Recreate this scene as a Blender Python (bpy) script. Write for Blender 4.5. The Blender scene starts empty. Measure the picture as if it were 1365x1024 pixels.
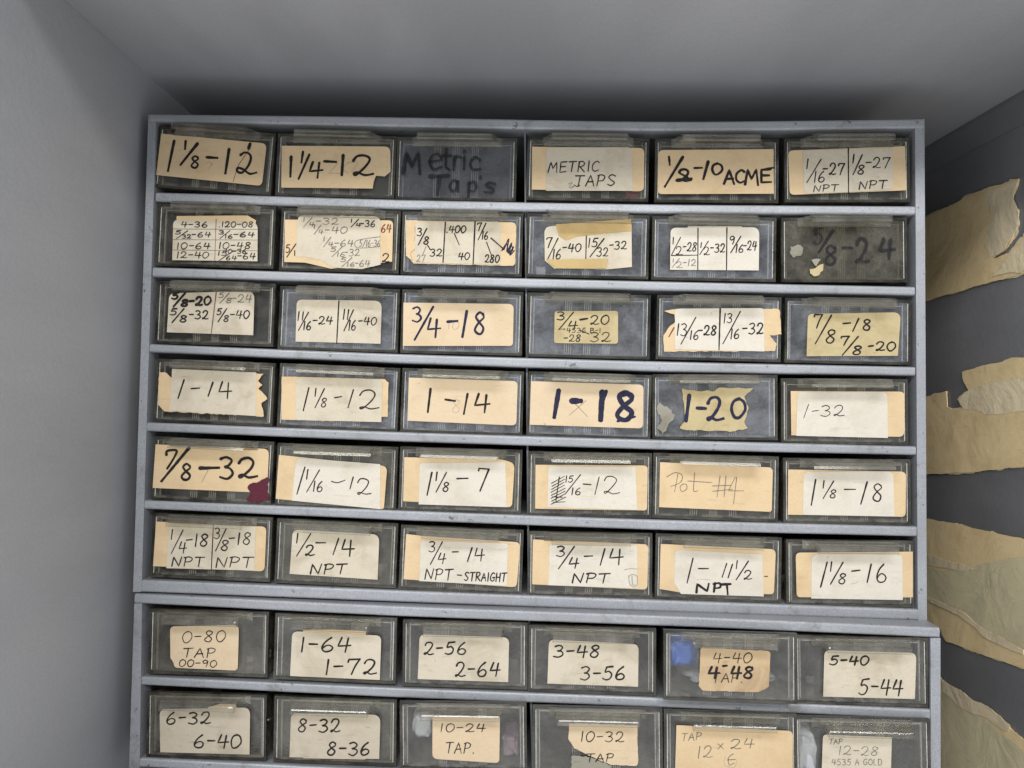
import bpy, bmesh, math, random
from mathutils import Vector, Matrix, noise as mnoise
random.seed(11)

# ------------------------------------------------------------------ camera
SC = bpy.context.scene
COL = SC.collection
FPX, CX, CY = 0.70 * 1365, 682.5, 512.0
ANG = [math.radians(a) for a in (-1.97, 2.15, 1.47)]
CAM = Vector((0.1892, -0.3329, -0.1376))


def _rot(a, b, c):
    return Matrix.Rotation(c, 3, 'Z') @ Matrix.Rotation(b, 3, 'Y') @ Matrix.Rotation(a, 3, 'X')


RW = _rot(*ANG) @ Matrix(((1, 0, 0), (0, 0, -1), (0, 1, 0)))      # world -> camera (x right, y down, z forward)
cam_d = bpy.data.cameras.new('camera')
cam = bpy.data.objects.new('camera', cam_d)
COL.objects.link(cam)
r0, r1, r2 = RW[0].copy(), RW[1].copy(), RW[2].copy()
cam.matrix_world = Matrix(((r0.x, -r1.x, -r2.x, CAM.x), (r0.y, -r1.y, -r2.y, CAM.y), (r0.z, -r1.z, -r2.z, CAM.z), (0, 0, 0, 1)))
cam_d.sensor_width = 36
cam_d.lens = 0.70 * 36
cam_d.clip_start = 0.01
cam_d.clip_end = 50
SC.camera = cam

# ------------------------------------------------------------------ light
w = bpy.data.worlds.new('World')
SC.world = w
w.use_nodes = True
bg = w.node_tree.nodes['Background']
bg.inputs[0].default_value = (0.93, 0.97, 1.0, 1)
bg.inputs[1].default_value = 0.95
_tc = w.node_tree.nodes.new('ShaderNodeTexCoord')
_sp = w.node_tree.nodes.new('ShaderNodeSeparateXYZ')
_mr = w.node_tree.nodes.new('ShaderNodeMapRange')                    # room ambience; brighter lower half added as fill for the cupboard roof
_mx = w.node_tree.nodes.new('ShaderNodeMix')
_mx.data_type = 'RGBA'
_mr.inputs[1].default_value, _mr.inputs[2].default_value = -0.35, 0.35
_mx.inputs[6].default_value = (1.49, 1.49, 1.48, 1)
_mx.inputs[7].default_value = (0.50, 0.52, 0.54, 1)
w.node_tree.links.new(_tc.outputs['Generated'], _sp.inputs[0])
w.node_tree.links.new(_sp.outputs['Z'], _mr.inputs[0])
w.node_tree.links.new(_mr.outputs[0], _mx.inputs[0])
w.node_tree.links.new(_mx.outputs[2], bg.inputs[0])


def area(name, loc, target, sx, sy, watts, colr):
    l = bpy.data.lights.new(name, 'AREA')
    l.shape = 'RECTANGLE'
    l.size, l.size_y, l.energy, l.color = sx, sy, watts, colr
    o = bpy.data.objects.new(name, l)
    COL.objects.link(o)
    o.location = loc
    o.rotation_euler = (Vector(target) - Vector(loc)).to_track_quat('-Z', 'Y').to_euler()
    return o


area('ceiling_lamp', (0.08, -1.52, 0.80), (0.19, 0, -0.18), 2.0, 0.30, 44, (1.0, 0.975, 0.94))
SC.view_settings.view_transform = 'Standard'
SC.view_settings.look = 'None'
SC.view_settings.exposure = 0
SC.view_settings.gamma = 1
SC.view_settings.use_curve_mapping = False
SC.render.engine = 'CYCLES'
SC.cycles.use_denoising = True
SC.cycles.max_bounces = 8
SC.cycles.transparent_max_bounces = 32
SC.cycles.caustics_reflective = False
SC.cycles.caustics_refractive = False


# ------------------------------------------------------------------ photo measurement -> places on real planes
def ray(x, y):
    d = RW.transposed() @ Vector(((x - CX) / FPX, (y - CY) / FPX, 1))
    return d.normalized()


def hit(x, y, p0, n):
    d = ray(x, y)
    return CAM + d * ((p0 - CAM).dot(n) / d.dot(n))


class Frame:
    """front plane of a drawer cabinet: u to the right, v up, k outwards"""
    def __init__(s, o, yaw):
        s.o, s.yaw = Vector(o), yaw
        s.ex = Vector((math.cos(yaw), math.sin(yaw), 0))
        s.ek = Vector((math.sin(yaw), -math.cos(yaw), 0))

    def uv(s, x, y, k=0.0):
        p = hit(x, y, s.o + s.ek * k, s.ek) - s.o
        return p.dot(s.ex), p.z

    def pt(s, u, v, k=0.0):
        return s.o + s.ex * u + s.ek * k + Vector((0, 0, v))


F1 = Frame((0, 0, 0), 0.0)
F2 = Frame((0, -0.0005, 0), -math.atan(0.010 / 0.365))


# ------------------------------------------------------------------ object helpers
def link(name, bm, mats, parent=None, smooth=False):
    me = bpy.data.meshes.new(name)
    bmesh.ops.recalc_face_normals(bm, faces=bm.faces[:])
    bm.to_mesh(me)
    bm.free()
    for m in (mats if isinstance(mats, (list, tuple)) else [mats]):
        me.materials.append(m)
    if smooth:
        for p in me.polygons:
            p.use_smooth = True
    o = bpy.data.objects.new(name, me)
    COL.objects.link(o)
    if parent:
        o.parent = parent
    return o


def share(name, me, parent):
    o = bpy.data.objects.new(name, me)
    COL.objects.link(o)
    o.parent = parent
    return o


def thing(name, label, cat, loc=(0, 0, 0), rot=(0, 0, 0), group=None):
    o = bpy.data.objects.new(name, None)
    COL.objects.link(o)
    o.location, o.rotation_euler = loc, rot
    o.empty_display_size = 0.01
    return tag(o, label, cat, group)


def tag(o, label, cat, group=None):
    o['label'], o['category'] = label, cat
    if group:
        o['group'] = group
    return o


def hexa(bm, c, mi=0):
    """8 corners: front tl,tr,br,bl then back tl,tr,br,bl"""
    v = [bm.verts.new(p) for p in c]
    fs = []
    for q in ((0, 1, 2, 3), (5, 4, 7, 6), (4, 5, 1, 0), (3, 2, 6, 7), (4, 0, 3, 7), (1, 5, 6, 2)):
        f = bm.faces.new([v[i] for i in q])
        f.material_index = mi
        fs.append(f)
    return v, fs


def box(bm, x0, x1, y0, y1, z0, z1, mi=0):
    return hexa(bm, [(x0, y0, z1), (x1, y0, z1), (x1, y0, z0), (x0, y0, z0), (x0, y1, z1), (x1, y1, z1), (x1, y1, z0), (x0, y1, z0)], mi)


def bevel_all(bm, r, seg=2, ang=30):
    es = [e for e in bm.edges if len(e.link_faces) == 2 and e.calc_face_angle(0) > math.radians(ang)]
    bmesh.ops.bevel(bm, geom=es, offset=r, segments=seg, profile=0.5, affect='EDGES', clamp_overlap=True)


def station_bar(fr, st, depth, k=0.0):
    """rolled sheet-metal bar through measured stations (x, ytop, ybot), slightly bent like the real one"""
    bm = bmesh.new()
    rows = []
    pts = []
    for i in range(len(st) - 1):
        for j in range(6):
            t = j / 6
            pts.append([st[i][q] * (1 - t) + st[i + 1][q] * t for q in range(3)])
    pts.append(list(st[-1]))
    # light smoothing of the bend
    for it in range(4):
        q = [p[:] for p in pts]
        for i in range(1, len(pts) - 1):
            for c in (1, 2):
                pts[i][c] = (q[i - 1][c] + 2 * q[i][c] + q[i + 1][c]) / 4
    for x, yt, yb in pts:
        ua, va = fr.uv(x, yt, k)
        ub, vb = fr.uv(x, yb, k)
        u = (ua + ub) / 2
        r = min(0.0011, (va - vb) * 0.3)
        prof = []
        for a in range(5):
            t = math.pi / 2 * a / 4
            prof.append((k - r + r * math.sin(t), va - r + r * math.cos(t)))
        for a in range(5):
            t = math.pi / 2 * a / 4
            prof.append((k - r + r * math.cos(t), vb + r - r * math.sin(t)))
        prof = [(k - 0.010, va)] + prof + [(k - 0.010, vb), (k - 0.010, vb + 0.0006), (k - 0.0013, vb + 0.0007), (k - 0.0013, va - 0.001), (k - depth, va - 0.001), (k - depth, va)]
        # order: along the top, round the front, under the lip and back below the sheet
        rows.append([bm.verts.new(fr.pt(u, z, kk)) for kk, z in prof])
    n = len(rows[0])
    for a, b in zip(rows, rows[1:]):
        for i in range(n):
            bm.faces.new((a[i], a[(i + 1) % n], b[(i + 1) % n], b[i]))
    bm.faces.new(rows[0])
    bm.faces.new(rows[-1][::-1])
    return bm


# ------------------------------------------------------------------ materials
class NT:
    def __init__(s, name):
        s.m = bpy.data.materials.new(name)
        s.m.use_nodes = True
        s.t = s.m.node_tree
        s.t.nodes.clear()
        s.out = s.n('ShaderNodeOutputMaterial')

    def n(s, typ, **kw):
        o = s.t.nodes.new(typ)
        for k, v in kw.items():
            if k.startswith('_'):
                setattr(o, k[1:], v)
            else:
                key = int(k[1:]) if k[0] == 'i' and k[1:].isdigit() else k.replace('__', ' ')
                o.inputs[key].default_value = v
        return o

    def l(s, a, b):
        s.t.links.new(a, b)

    def coord(s, rnd=False):
        tc = s.n('ShaderNodeTexCoord')
        if not rnd:
            return tc.outputs['Object']
        oi = s.n('ShaderNodeObjectInfo')
        mu = s.n('ShaderNodeMath', _operation='MULTIPLY', i1=37.0)
        s.l(oi.outputs['Random'], mu.inputs[0])
        ad = s.n('ShaderNodeVectorMath', _operation='ADD')
        s.l(tc.outputs['Object'], ad.inputs[0])
        s.l(mu.outputs[0], ad.inputs[1])
        return ad.outputs[0]

    def noise(s, co, scale, detail=4, rough=0.55, dist=0.0):
        o = s.n('ShaderNodeTexNoise', Scale=scale, Detail=detail, Roughness=rough, Distortion=dist)
        s.l(co, o.inputs['Vector'])
        return o.outputs['Fac']

    def ramp(s, fac, a, b, va=0.0, vb=1.0):
        o = s.n('ShaderNodeMapRange', i1=a, i2=b, i3=va, i4=vb)
        o.interpolation_type = 'SMOOTHSTEP'
        s.l(fac, o.inputs[0])
        return o.outputs[0]

    def mixc(s, fac, ca, cb, blend='MIX'):
        o = s.n('ShaderNodeMix', _data_type='RGBA', _blend_type=blend)
        if isinstance(fac, (int, float)):
            o.inputs[0].default_value = fac
        else:
            s.l(fac, o.inputs[0])
        for i, c in ((6, ca), (7, cb)):
            if isinstance(c, tuple):
                o.inputs[i].default_value = (*c, 1)
            else:
                s.l(c, o.inputs[i])
        return o.outputs[2]

    def bump(s, h, strength, dist):
        o = s.n('ShaderNodeBump', Strength=strength, Distance=dist)
        s.l(h, o.inputs['Height'])
        return o.outputs[0]


def m_hammer(name, base):
    t = NT(name)
    co = t.coord(True)
    fine = t.noise(co, 1900, 2, 0.6)
    big = t.noise(co, 30, 5, 0.6)
    chips = t.noise(co, 260, 3, 0.75, 0.3)
    c = t.mixc(t.ramp(fine, 0.32, 0.68), tuple(x * 0.82 for x in base), tuple(min(1, x * 1.15) for x in base))
    c = t.mixc(t.ramp(big, 0.35, 0.7, 0, 0.45), c, tuple(x * 0.72 for x in base))
    c = t.mixc(t.ramp(t.noise(co, 75, 6, 0.72, 0.5), 0.54, 0.72, 0, 0.5), c, (0.115, 0.108, 0.098))
    c = t.mixc(t.ramp(chips, 0.645, 0.71, 0, 0.75), c, (0.045, 0.042, 0.04))
    p = t.n('ShaderNodeBsdfPrincipled', Metallic=0.25, Roughness=0.42)
    t.l(c, p.inputs['Base Color'])
    t.l(t.bump(fine, 0.35, 0.0004), p.inputs['Normal'])
    t.l(p.outputs[0], t.out.inputs[0])
    return t.m


def m_paint(name, base, rough=0.5, smud=0.12):
    t = NT(name)
    co = t.coord()
    mp = t.n('ShaderNodeMapping')
    mp.inputs['Scale'].default_value = (1, 0.35, 1)
    t.l(co, mp.inputs[0])
    big = t.noise(mp.outputs[0], 9, 5, 0.6)
    fine = t.noise(co, 900, 2)
    specks = t.noise(co, 420, 2, 0.7)
    c = t.mixc(t.ramp(big, 0.3, 0.72, 0, 1), tuple(x * (1 + smud) for x in base), tuple(x * (1 - smud) for x in base))
    c = t.mixc(t.ramp(fine, 0.3, 0.7, 0, 0.16), c, tuple(x * 0.5 for x in base))
    c = t.mixc(t.ramp(specks, 0.74, 0.78, 0, 0.3), c, tuple(x * 0.4 for x in base))
    p = t.n('ShaderNodeBsdfPrincipled', Roughness=rough)
    t.l(c, p.inputs['Base Color'])
    t.l(t.bump(t.noise(co, 300, 3), 0.25, 0.0005), p.inputs['Normal'])
    t.l(p.outputs[0], t.out.inputs[0])
    return t.m


def m_plastic(name, tint, dust, lo, hi, rough=0.06, edge=0.0):
    """aged clear styrene: tinted see-through body under a patchy film of dust and grease"""
    t = NT(name)
    co = t.coord(True)
    n1 = t.noise(co, 70, 6, 0.65, 0.4)
    n2 = t.noise(co, 900, 3, 0.7)
    f = t.ramp(n1, 0.3, 0.75, lo, hi)
    mu = t.n('ShaderNodeMath', _operation='MULTIPLY')
    t.l(f, mu.inputs[0])
    t.l(t.ramp(n2, 0.3, 0.7, 0.65, 1.3), mu.inputs[1])
    fac = mu.outputs[0]
    df = t.n('ShaderNodeBsdfDiffuse', Color=(*dust, 1))
    if edge:
        # grime rubbed into the rim of the front plate
        sp = t.n('ShaderNodeSeparateXYZ')
        t.l(t.coord(), sp.inputs[0])
        ab = t.n('ShaderNodeMath', _operation='ABSOLUTE')
        t.l(sp.outputs['X'], ab.inputs[0])
        ex = t.ramp(ab.outputs[0], 0.0245, 0.0288)
        lo_ = t.ramp(sp.outputs['Z'], 0.0036, 0.0002)
        hi_ = t.ramp(sp.outputs['Z'], 0.0262, 0.0299)
        mx = t.n('ShaderNodeMath', _operation='MAXIMUM')
        t.l(ex, mx.inputs[0])
        t.l(lo_, mx.inputs[1])
        mx2 = t.n('ShaderNodeMath', _operation='MAXIMUM')
        t.l(mx.outputs[0], mx2.inputs[0])
        t.l(hi_, mx2.inputs[1])
        gm = t.n('ShaderNodeMath', _operation='MULTIPLY')
        t.l(mx2.outputs[0], gm.inputs[0])
        t.l(t.ramp(t.noise(co, 160, 5, 0.7), 0.34, 0.68, 0.0, edge), gm.inputs[1])
        fm = t.n('ShaderNodeMath', _operation='MAXIMUM')
        t.l(fac, fm.inputs[0])
        t.l(gm.outputs[0], fm.inputs[1])
        fac = fm.outputs[0]
        t.l(t.mixc(gm.outputs[0], dust, (0.085, 0.072, 0.048)), df.inputs[0])
    # greasy specks
    spk = t.ramp(t.noise(co, 1300, 2, 0.6), 0.66, 0.73, 0, 0.55)
    spm = t.n('ShaderNodeMath', _operation='MULTIPLY')
    t.l(spk, spm.inputs[0])
    t.l(t.ramp(t.noise(co, 45, 4, 0.6), 0.5, 0.72), spm.inputs[1])
    sa = t.n('ShaderNodeMath', _operation='ADD', _use_clamp=True)
    t.l(fac, sa.inputs[0])
    t.l(spm.outputs[0], sa.inputs[1])
    fac = sa.outputs[0]
    src = df.inputs[0].links[0].from_socket if df.inputs[0].is_linked else dust
    t.l(t.mixc(spm.outputs[0], src, (0.05, 0.045, 0.035)), df.inputs[0])
    # fine scuffs
    mp = t.n('ShaderNodeMapping')
    mp.inputs['Scale'].default_value = (1, 1, 14)
    mp.inputs['Rotation'].default_value = (0, 0.7, 0)
    t.l(co, mp.inputs[0])
    sc_ = t.ramp(t.noise(mp.outputs[0], 260, 3, 0.7), 0.66, 0.74, 0, 0.22)
    fa = t.n('ShaderNodeMath', _operation='ADD', _use_clamp=True)
    t.l(fac, fa.inputs[0])
    t.l(sc_, fa.inputs[1])
    tr = t.n('ShaderNodeBsdfTransparent', Color=(*tint, 1))
    m1 = t.n('ShaderNodeMixShader')
    t.l(fa.outputs[0], m1.inputs[0])
    t.l(tr.outputs[0], m1.inputs[1])
    t.l(df.outputs[0], m1.inputs[2])
    gl = t.n('ShaderNodeBsdfGlossy', Roughness=rough)
    lw = t.n('ShaderNodeLayerWeight', Blend=0.5)
    pw = t.n('ShaderNodeMath', _operation='POWER', i1=3.5)
    t.l(lw.outputs['Facing'], pw.inputs[0])
    ma = t.n('ShaderNodeMath', _operation='MULTIPLY_ADD', i1=0.55, i2=0.045)
    t.l(pw.outputs[0], ma.inputs[0])
    m2 = t.n('ShaderNodeMixShader')
    t.l(ma.outputs[0], m2.inputs[0])
    t.l(m1.outputs[0], m2.inputs[1])
    t.l(gl.outputs[0], m2.inputs[2])
    t.l(t.bump(n1, 0.2, 0.0006), gl.inputs['Normal'])
    t.l(m2.outputs[0], t.out.inputs[0])
    return t.m


def m_paper(name, base, stain, amt=0.5, crease=0.0):
    t = NT(name)
    co = t.coord(True)
    cloud = t.noise(co, 60, 5, 0.65, 0.5)
    fib = t.noise(co, 1200, 3, 0.7)
    spot = t.noise(co, 330, 2, 0.6)
    c = t.mixc(t.ramp(cloud, 0.42, 0.78, 0, amt), base, stain)
    c = t.mixc(t.ramp(fib, 0.3, 0.7, 0, 0.22), c, tuple(x * 0.7 for x in base))
    c = t.mixc(t.ramp(spot, 0.73, 0.79, 0, 0.5), c, tuple(x * 0.45 for x in stain))
    p = t.n('ShaderNodeBsdfPrincipled', Roughness=0.75)
    p.inputs['Specular IOR Level'].default_value = 0.25
    t.l(c, p.inputs['Base Color'])
    streak = t.n('ShaderNodeMapping')
    streak.inputs['Scale'].default_value = (1, 1, 5)
    t.l(co, streak.inputs[0])
    c = t.mixc(t.ramp(t.noise(streak.outputs[0], 95, 5, 0.7, 0.6), 0.56, 0.74, 0, amt * 0.55), c, tuple(x * 0.62 for x in stain))
    t.l(c, p.inputs['Base Color'])
    if crease:
        wr = t.noise(co, 34, 6, 0.62, 1.2)
        t.l(t.bump(wr, crease, 0.006), p.inputs['Normal'])
    else:
        t.l(t.bump(t.noise(co, 110, 4), 0.5, 0.0012), p.inputs['Normal'])
    t.l(p.outputs[0], t.out.inputs[0])
    return t.m


def m_ink(name, base, cover=1.0, var=0.25):
    t = NT(name)
    co = t.coord(True)
    n = t.noise(co, 800, 3, 0.7)
    c = t.mixc(t.ramp(n, 0.3, 0.7), base, tuple(min(1, x * 1.5 + 0.004) for x in base))
    p = t.n('ShaderNodeBsdfPrincipled', Roughness=0.7)
    p.inputs['Specular IOR Level'].default_value = 0.12
    t.l(c, p.inputs['Base Color'])
    tr = t.n('ShaderNodeBsdfTransparent')
    mx = t.n('ShaderNodeMixShader')
    t.l(t.ramp(n, 0.25, 0.6, max(0, cover - var), cover), mx.inputs[0])
    t.l(tr.outputs[0], mx.inputs[1])
    t.l(p.outputs[0], mx.inputs[2])
    t.l(mx.outputs[0], t.out.inputs[0])
    return t.m


def m_simple(name, base, rough=0.5, metal=0.0):
    t = NT(name)
    co = t.coord(True)
    n = t.noise(co, 120, 4)
    c = t.mixc(t.ramp(n, 0.3, 0.75, 0, 0.5), base, tuple(x * 0.6 for x in base))
    p = t.n('ShaderNodeBsdfPrincipled', Roughness=rough, Metallic=metal)
    t.l(c, p.inputs['Base Color'])
    t.l(p.outputs[0], t.out.inputs[0])
    return t.m


M_CAB = m_hammer('hammered_grey_enamel', (0.285, 0.302, 0.332))
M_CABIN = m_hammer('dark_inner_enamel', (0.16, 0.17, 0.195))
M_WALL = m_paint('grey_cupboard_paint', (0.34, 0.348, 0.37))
M_RWALL = m_paint('dark_panel_paint', (0.165, 0.168, 0.178), 0.30, 0.28)  # darker base for the right panel, back panel and roof flange
PL = {
    'k': m_plastic('clear_plastic', (0.88, 0.875, 0.85), (0.34, 0.34, 0.33), 0.0, 0.10, edge=0.6),
    'm': m_plastic('fogged_plastic', (0.84, 0.84, 0.84), (0.19, 0.20, 0.23), 0.09, 0.26, edge=0.7),
    'c': m_plastic('smoky_plastic', (0.84, 0.83, 0.79), (0.28, 0.275, 0.25), 0.0, 0.10, edge=0.7),
    'b': m_plastic('dusty_plastic', (0.90, 0.91, 0.92), (0.38, 0.40, 0.445), 0.03, 0.24, edge=0.6),
    'g': m_plastic('grimy_plastic', (0.82, 0.81, 0.75), (0.27, 0.265, 0.24), 0.03, 0.22, edge=0.8),
    'y': m_plastic('residue_plastic', (0.72, 0.70, 0.62), (0.125, 0.12, 0.095), 0.06, 0.62, edge=0.9),
}
M_HAND = m_plastic('handle_plastic', (0.89, 0.88, 0.84), (0.42, 0.41, 0.37), 0.03, 0.17, 0.13)
M_RIB = m_plastic('frosted_rib', (0.92, 0.92, 0.9), (0.62, 0.62, 0.60), 0.35, 0.7, 0.2)
M_RIM = m_plastic('thick_plastic_edge', (0.40, 0.39, 0.34), (0.12, 0.115, 0.09), 0.02, 0.42, 0.1)
PAP = {
    'T': m_paper('manila_paper', (0.535, 0.41, 0.255), (0.39, 0.275, 0.15), 0.5),
    'W': m_paper('white_label_paper', (0.53, 0.50, 0.44), (0.40, 0.355, 0.275), 0.6),
    'C': m_paper('cream_label_paper', (0.48, 0.435, 0.35), (0.31, 0.262, 0.19), 0.75),
    'Y': m_paper('yellowed_paper', (0.418, 0.350, 0.205), (0.274, 0.205, 0.099), 0.8),
    'G': m_paper('soiled_grey_paper', (0.42, 0.375, 0.30), (0.25, 0.21, 0.155), 0.8),
    'P': m_paper('pale_manila', (0.53, 0.425, 0.295), (0.42, 0.31, 0.19), 0.45),
    'B': m_paper('stained_brown_paper', (0.426, 0.319, 0.198), (0.251, 0.167, 0.091), 0.8),
    'A': m_paper('amber_tape', (0.42, 0.31, 0.145), (0.30, 0.20, 0.085), 0.6),
    'R': m_paper('glue_residue', (0.24, 0.23, 0.19), (0.12, 0.105, 0.07), 0.9),
    'M': m_paper('maroon_paint_dab', (0.075, 0.012, 0.024), (0.03, 0.006, 0.01), 0.8, 0.3),
    'K': m_paper('kraft_remnant', (0.74, 0.585, 0.335), (0.55, 0.41, 0.21), 0.7, 0.14),
    'L': m_paper('torn_fibre', (0.72, 0.62, 0.43), (0.58, 0.47, 0.29), 0.8, 0.28),
    'S': m_paper('sage_backing', (0.60, 0.535, 0.345), (0.46, 0.42, 0.28), 0.9, 0.2),
}
INK = {
    'k': m_ink('black_ink', (0.012, 0.011, 0.011), 1.0, 0.06),
    'n': m_ink('blue_black_ink', (0.013, 0.014, 0.032), 1.0, 0.10),
    'p': m_ink('pencil_grey', (0.10, 0.095, 0.09), 0.75, 0.35),
    'f': m_ink('faint_pencil', (0.22, 0.19, 0.16), 0.5, 0.3),
    'r': m_ink('rust_ink', (0.12, 0.035, 0.025), 0.9, 0.3),
    'd': m_ink('marker_on_plastic', (0.012, 0.012, 0.014), 0.8, 0.45),
    'l': m_ink('brown_rule', (0.12, 0.075, 0.05), 0.85, 0.3),
}

# ------------------------------------------------------------------ handwriting
GL = {
    '0': [[(.55, 1), (.2, .85), (.05, .45), (.25, .04), (.6, .02), (.95, .4), (.9, .8), (.6, 1), (.42, .97)]],
    '1': ['L', [(.55, 1), (.45, 0)]],
    '2': [[(.08, .75), (.25, .97), (.6, 1), (.82, .8), (.65, .45), (.2, .04), (.08, .1), (.3, .14), (.6, .02), (1, .08)]],
    '3': [[(.1, .92), (.5, 1), (.82, .82), (.62, .58), (.38, .53), (.75, .46), (.9, .22), (.55, .0), (.08, .08)]],
    '4': ['L', [(.3, 1), (.05, .4), (1, .46)], 'L', [(.78, .95), (.66, 0)]],
    '5': ['L', [(.92, 1), (.32, .97)], [(.32, .97), (.2, .58), (.55, .64), (.85, .42), (.72, .1), (.35, .0), (.05, .1)]],
    '6': [[(.72, 1), (.3, .7), (.08, .28), (.3, .02), (.72, .06), (.88, .3), (.62, .48), (.3, .4), (.12, .22)]],
    '7': ['L', [(.08, .82), (.12, .98), (.95, 1)], [(.95, 1), (.65, .5), (.45, 0)]],
    '8': [[(.82, .88), (.5, 1), (.2, .82), (.42, .57), (.8, .3), (.62, .03), (.25, .04), (.1, .25), (.42, .52), (.82, .74), (.8, .92)]],
    '9': [[(.85, .8), (.5, 1), (.12, .8), (.3, .52), (.7, .6), (.86, .85), (.8, .4), (.66, 0)]],
    '-': ['L', [(.08, .52), (.92, .54)]],
    '.': ['L', [(.4, .05), (.55, .0)]],
    '/': ['L', [(.95, 1.05), (.05, -.1)]],
    '#': ['L', [(.38, 1), (.22, 0)], 'L', [(.75, 1), (.6, 0)], 'L', [(.0, .4), (1, .48)], 'L', [(.05, .2), (.95, .28)]],
    'x': ['L', [(.1, .9), (.9, .1)], 'L', [(.85, .95), (.1, .0)]],
    'A': ['L', [(.0, 0), (.5, 1), (.95, 0)], 'L', [(.2, .38), (.85, .4)]],
    'B': ['L', [(.12, 1), (.12, 0)], [(.12, 1), (.8, .9), (.6, .56), (.15, .52)], [(.15, .52), (.9, .4), (.75, .03), (.12, 0)]],
    'C': [[(.92, .85), (.6, 1), (.15, .7), (.1, .25), (.45, 0), (.9, .14)]],
    'D': ['L', [(.12, 1), (.12, 0)], [(.12, 1), (.75, .9), (.9, .5), (.7, .08), (.12, 0)]],
    'E': ['L', [(.9, 1), (.15, .97), (.12, 0), (.9, .04)], 'L', [(.15, .52), (.78, .54)]],
    'G': [[(.88, .85), (.55, 1), (.12, .65), (.12, .2), (.5, 0), (.85, .12), (.88, .42)], 'L', [(.55, .42), (.95, .43)]],
    'H': ['L', [(.1, 1), (.08, 0)], 'L', [(.88, 1), (.85, 0)], 'L', [(.1, .5), (.88, .52)]],
    'I': ['L', [(.5, 1), (.45, 0)]],
    'J': ['L', [(.0, .95), (1, 1)], [(.55, 1), (.5, .3), (.35, .02), (.08, .15)]],
    'L': ['L', [(.12, 1), (.1, 0), (.85, .02)]],
    'M': ['L', [(.02, 0), (.2, 1), (.5, .35), (.85, 1), (.95, 0)]],
    'N': ['L', [(.02, 0), (.12, 1), (.78, .02), (.98, 1)]],
    'O': [[(.5, 1), (.12, .75), (.1, .25), (.5, 0), (.9, .25), (.88, .75), (.5, 1), (.4, .98)]],
    'P': ['L', [(.22, 1), (.1, 0)], [(.05, .92), (.5, 1.02), (.9, .85), (.7, .52), (.18, .46)]],
    'R': ['L', [(.15, 1), (.08, 0)], [(.08, .95), (.6, 1.0), (.82, .78), (.55, .52), (.15, .48)], 'L', [(.3, .48), (.92, 0)]],
    'S': [[(.88, .88), (.5, 1), (.15, .78), (.45, .52), (.82, .28), (.5, .0), (.08, .1)]],
    'T': ['L', [(.0, .96), (1, 1)], 'L', [(.52, .98), (.42, 0)]],
    'e': [[(.12, .35), (.85, .42), (.7, .66), (.3, .62), (.12, .3), (.4, .02), (.9, .12)]],
    't': ['L', [(.5, 1), (.42, .12), (.75, .0)], 'L', [(.1, .66), (.9, .7)]],
    'r': ['L', [(.25, .66), (.2, 0)], [(.22, .42), (.5, .64), (.88, .62)]],
    'i': ['L', [(.5, .64), (.45, 0)], 'L', [(.54, .9), (.5, .82)]],
    'c': [[(.88, .54), (.5, .66), (.15, .4), (.3, .04), (.88, .08)]],
    'a': [[(.82, .62), (.4, .66), (.1, .3), (.4, .0), (.75, .25), (.82, .62)], 'L', [(.82, .62), (.85, .0)]],
    'p': ['L', [(.2, .64), (.12, -.35)], [(.2, .55), (.6, .68), (.85, .38), (.6, .04), (.2, .1)]],
    's': [[(.82, .58), (.4, .66), (.2, .46), (.7, .26), (.6, .02), (.1, .06)]],
    'o': [[(.5, .66), (.15, .42), (.3, .02), (.75, .08), (.85, .45), (.5, .66)]],
    "'": ['L', [(.55, 1), (.45, .8)]],
}
WID = {'1': .42, 'I': .42, '-': .75, '.': .35, ' ': .55, 'i': .4, 'M': 1.25, "'": .3, 'x': .8, 'L': .85, 't': .75}


def glyph(ch, x0, yt, x1, yb, sl=0.0, jit=0.02):
    """strokes of one character in photo-zoom coordinates"""
    out = []
    straight = False
    for g in GL.get(ch, []):
        if g == 'L':
            straight = True
            continue
        pts = []
        for (a, b) in g:
            a += random.uniform(-jit, jit)
            b += random.uniform(-jit, jit)
            h = yb - yt
            pts.append((x0 + (x1 - x0) * a + sl * (b - .5) * h, yb - b * h))
        out.append((straight, pts))
        straight = False
    return out


def run(s, x0, yt, x1, yb, rise=0.0, sl=0.10):
    tot = sum(WID.get(c, 1.0) for c in s) + 0.22 * (len(s) - 1)
    k = (x1 - x0) / tot
    x = x0
    out = []
    for c in s:
        wd = WID.get(c, 1.0) * k
        dy = rise * ((x - x0) / max(1e-6, x1 - x0)) + random.uniform(-.02, .02) * (yb - yt)
        out += glyph(c, x, yt + dy, x + wd, yb + dy, sl)
        x += wd + 0.22 * k
    return out


def frac(n, d, x0, yt, x1, yb, rise=0.0):
    W, H = x1 - x0, yb - yt
    out = []
    if len(n) == 1 and n == '1':
        out += glyph('1', x0 + .06 * W, yt, x0 + .2 * W, yt + .42 * H, .1)
    else:
        out += run(n, x0, yt, x0 + (.40 if len(n) == 1 else .5) * W, yt + .46 * H)
    out.append((True, [(x0 + .80 * W, yt + .02 * H), (x0 + .10 * W, yb)]))
    out += run(d, x0 + ((.44 if W < .68 * H else .54) if len(d) == 1 else .44) * W, yt + .52 * H, x1, yb - .02 * H)
    return out


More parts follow.
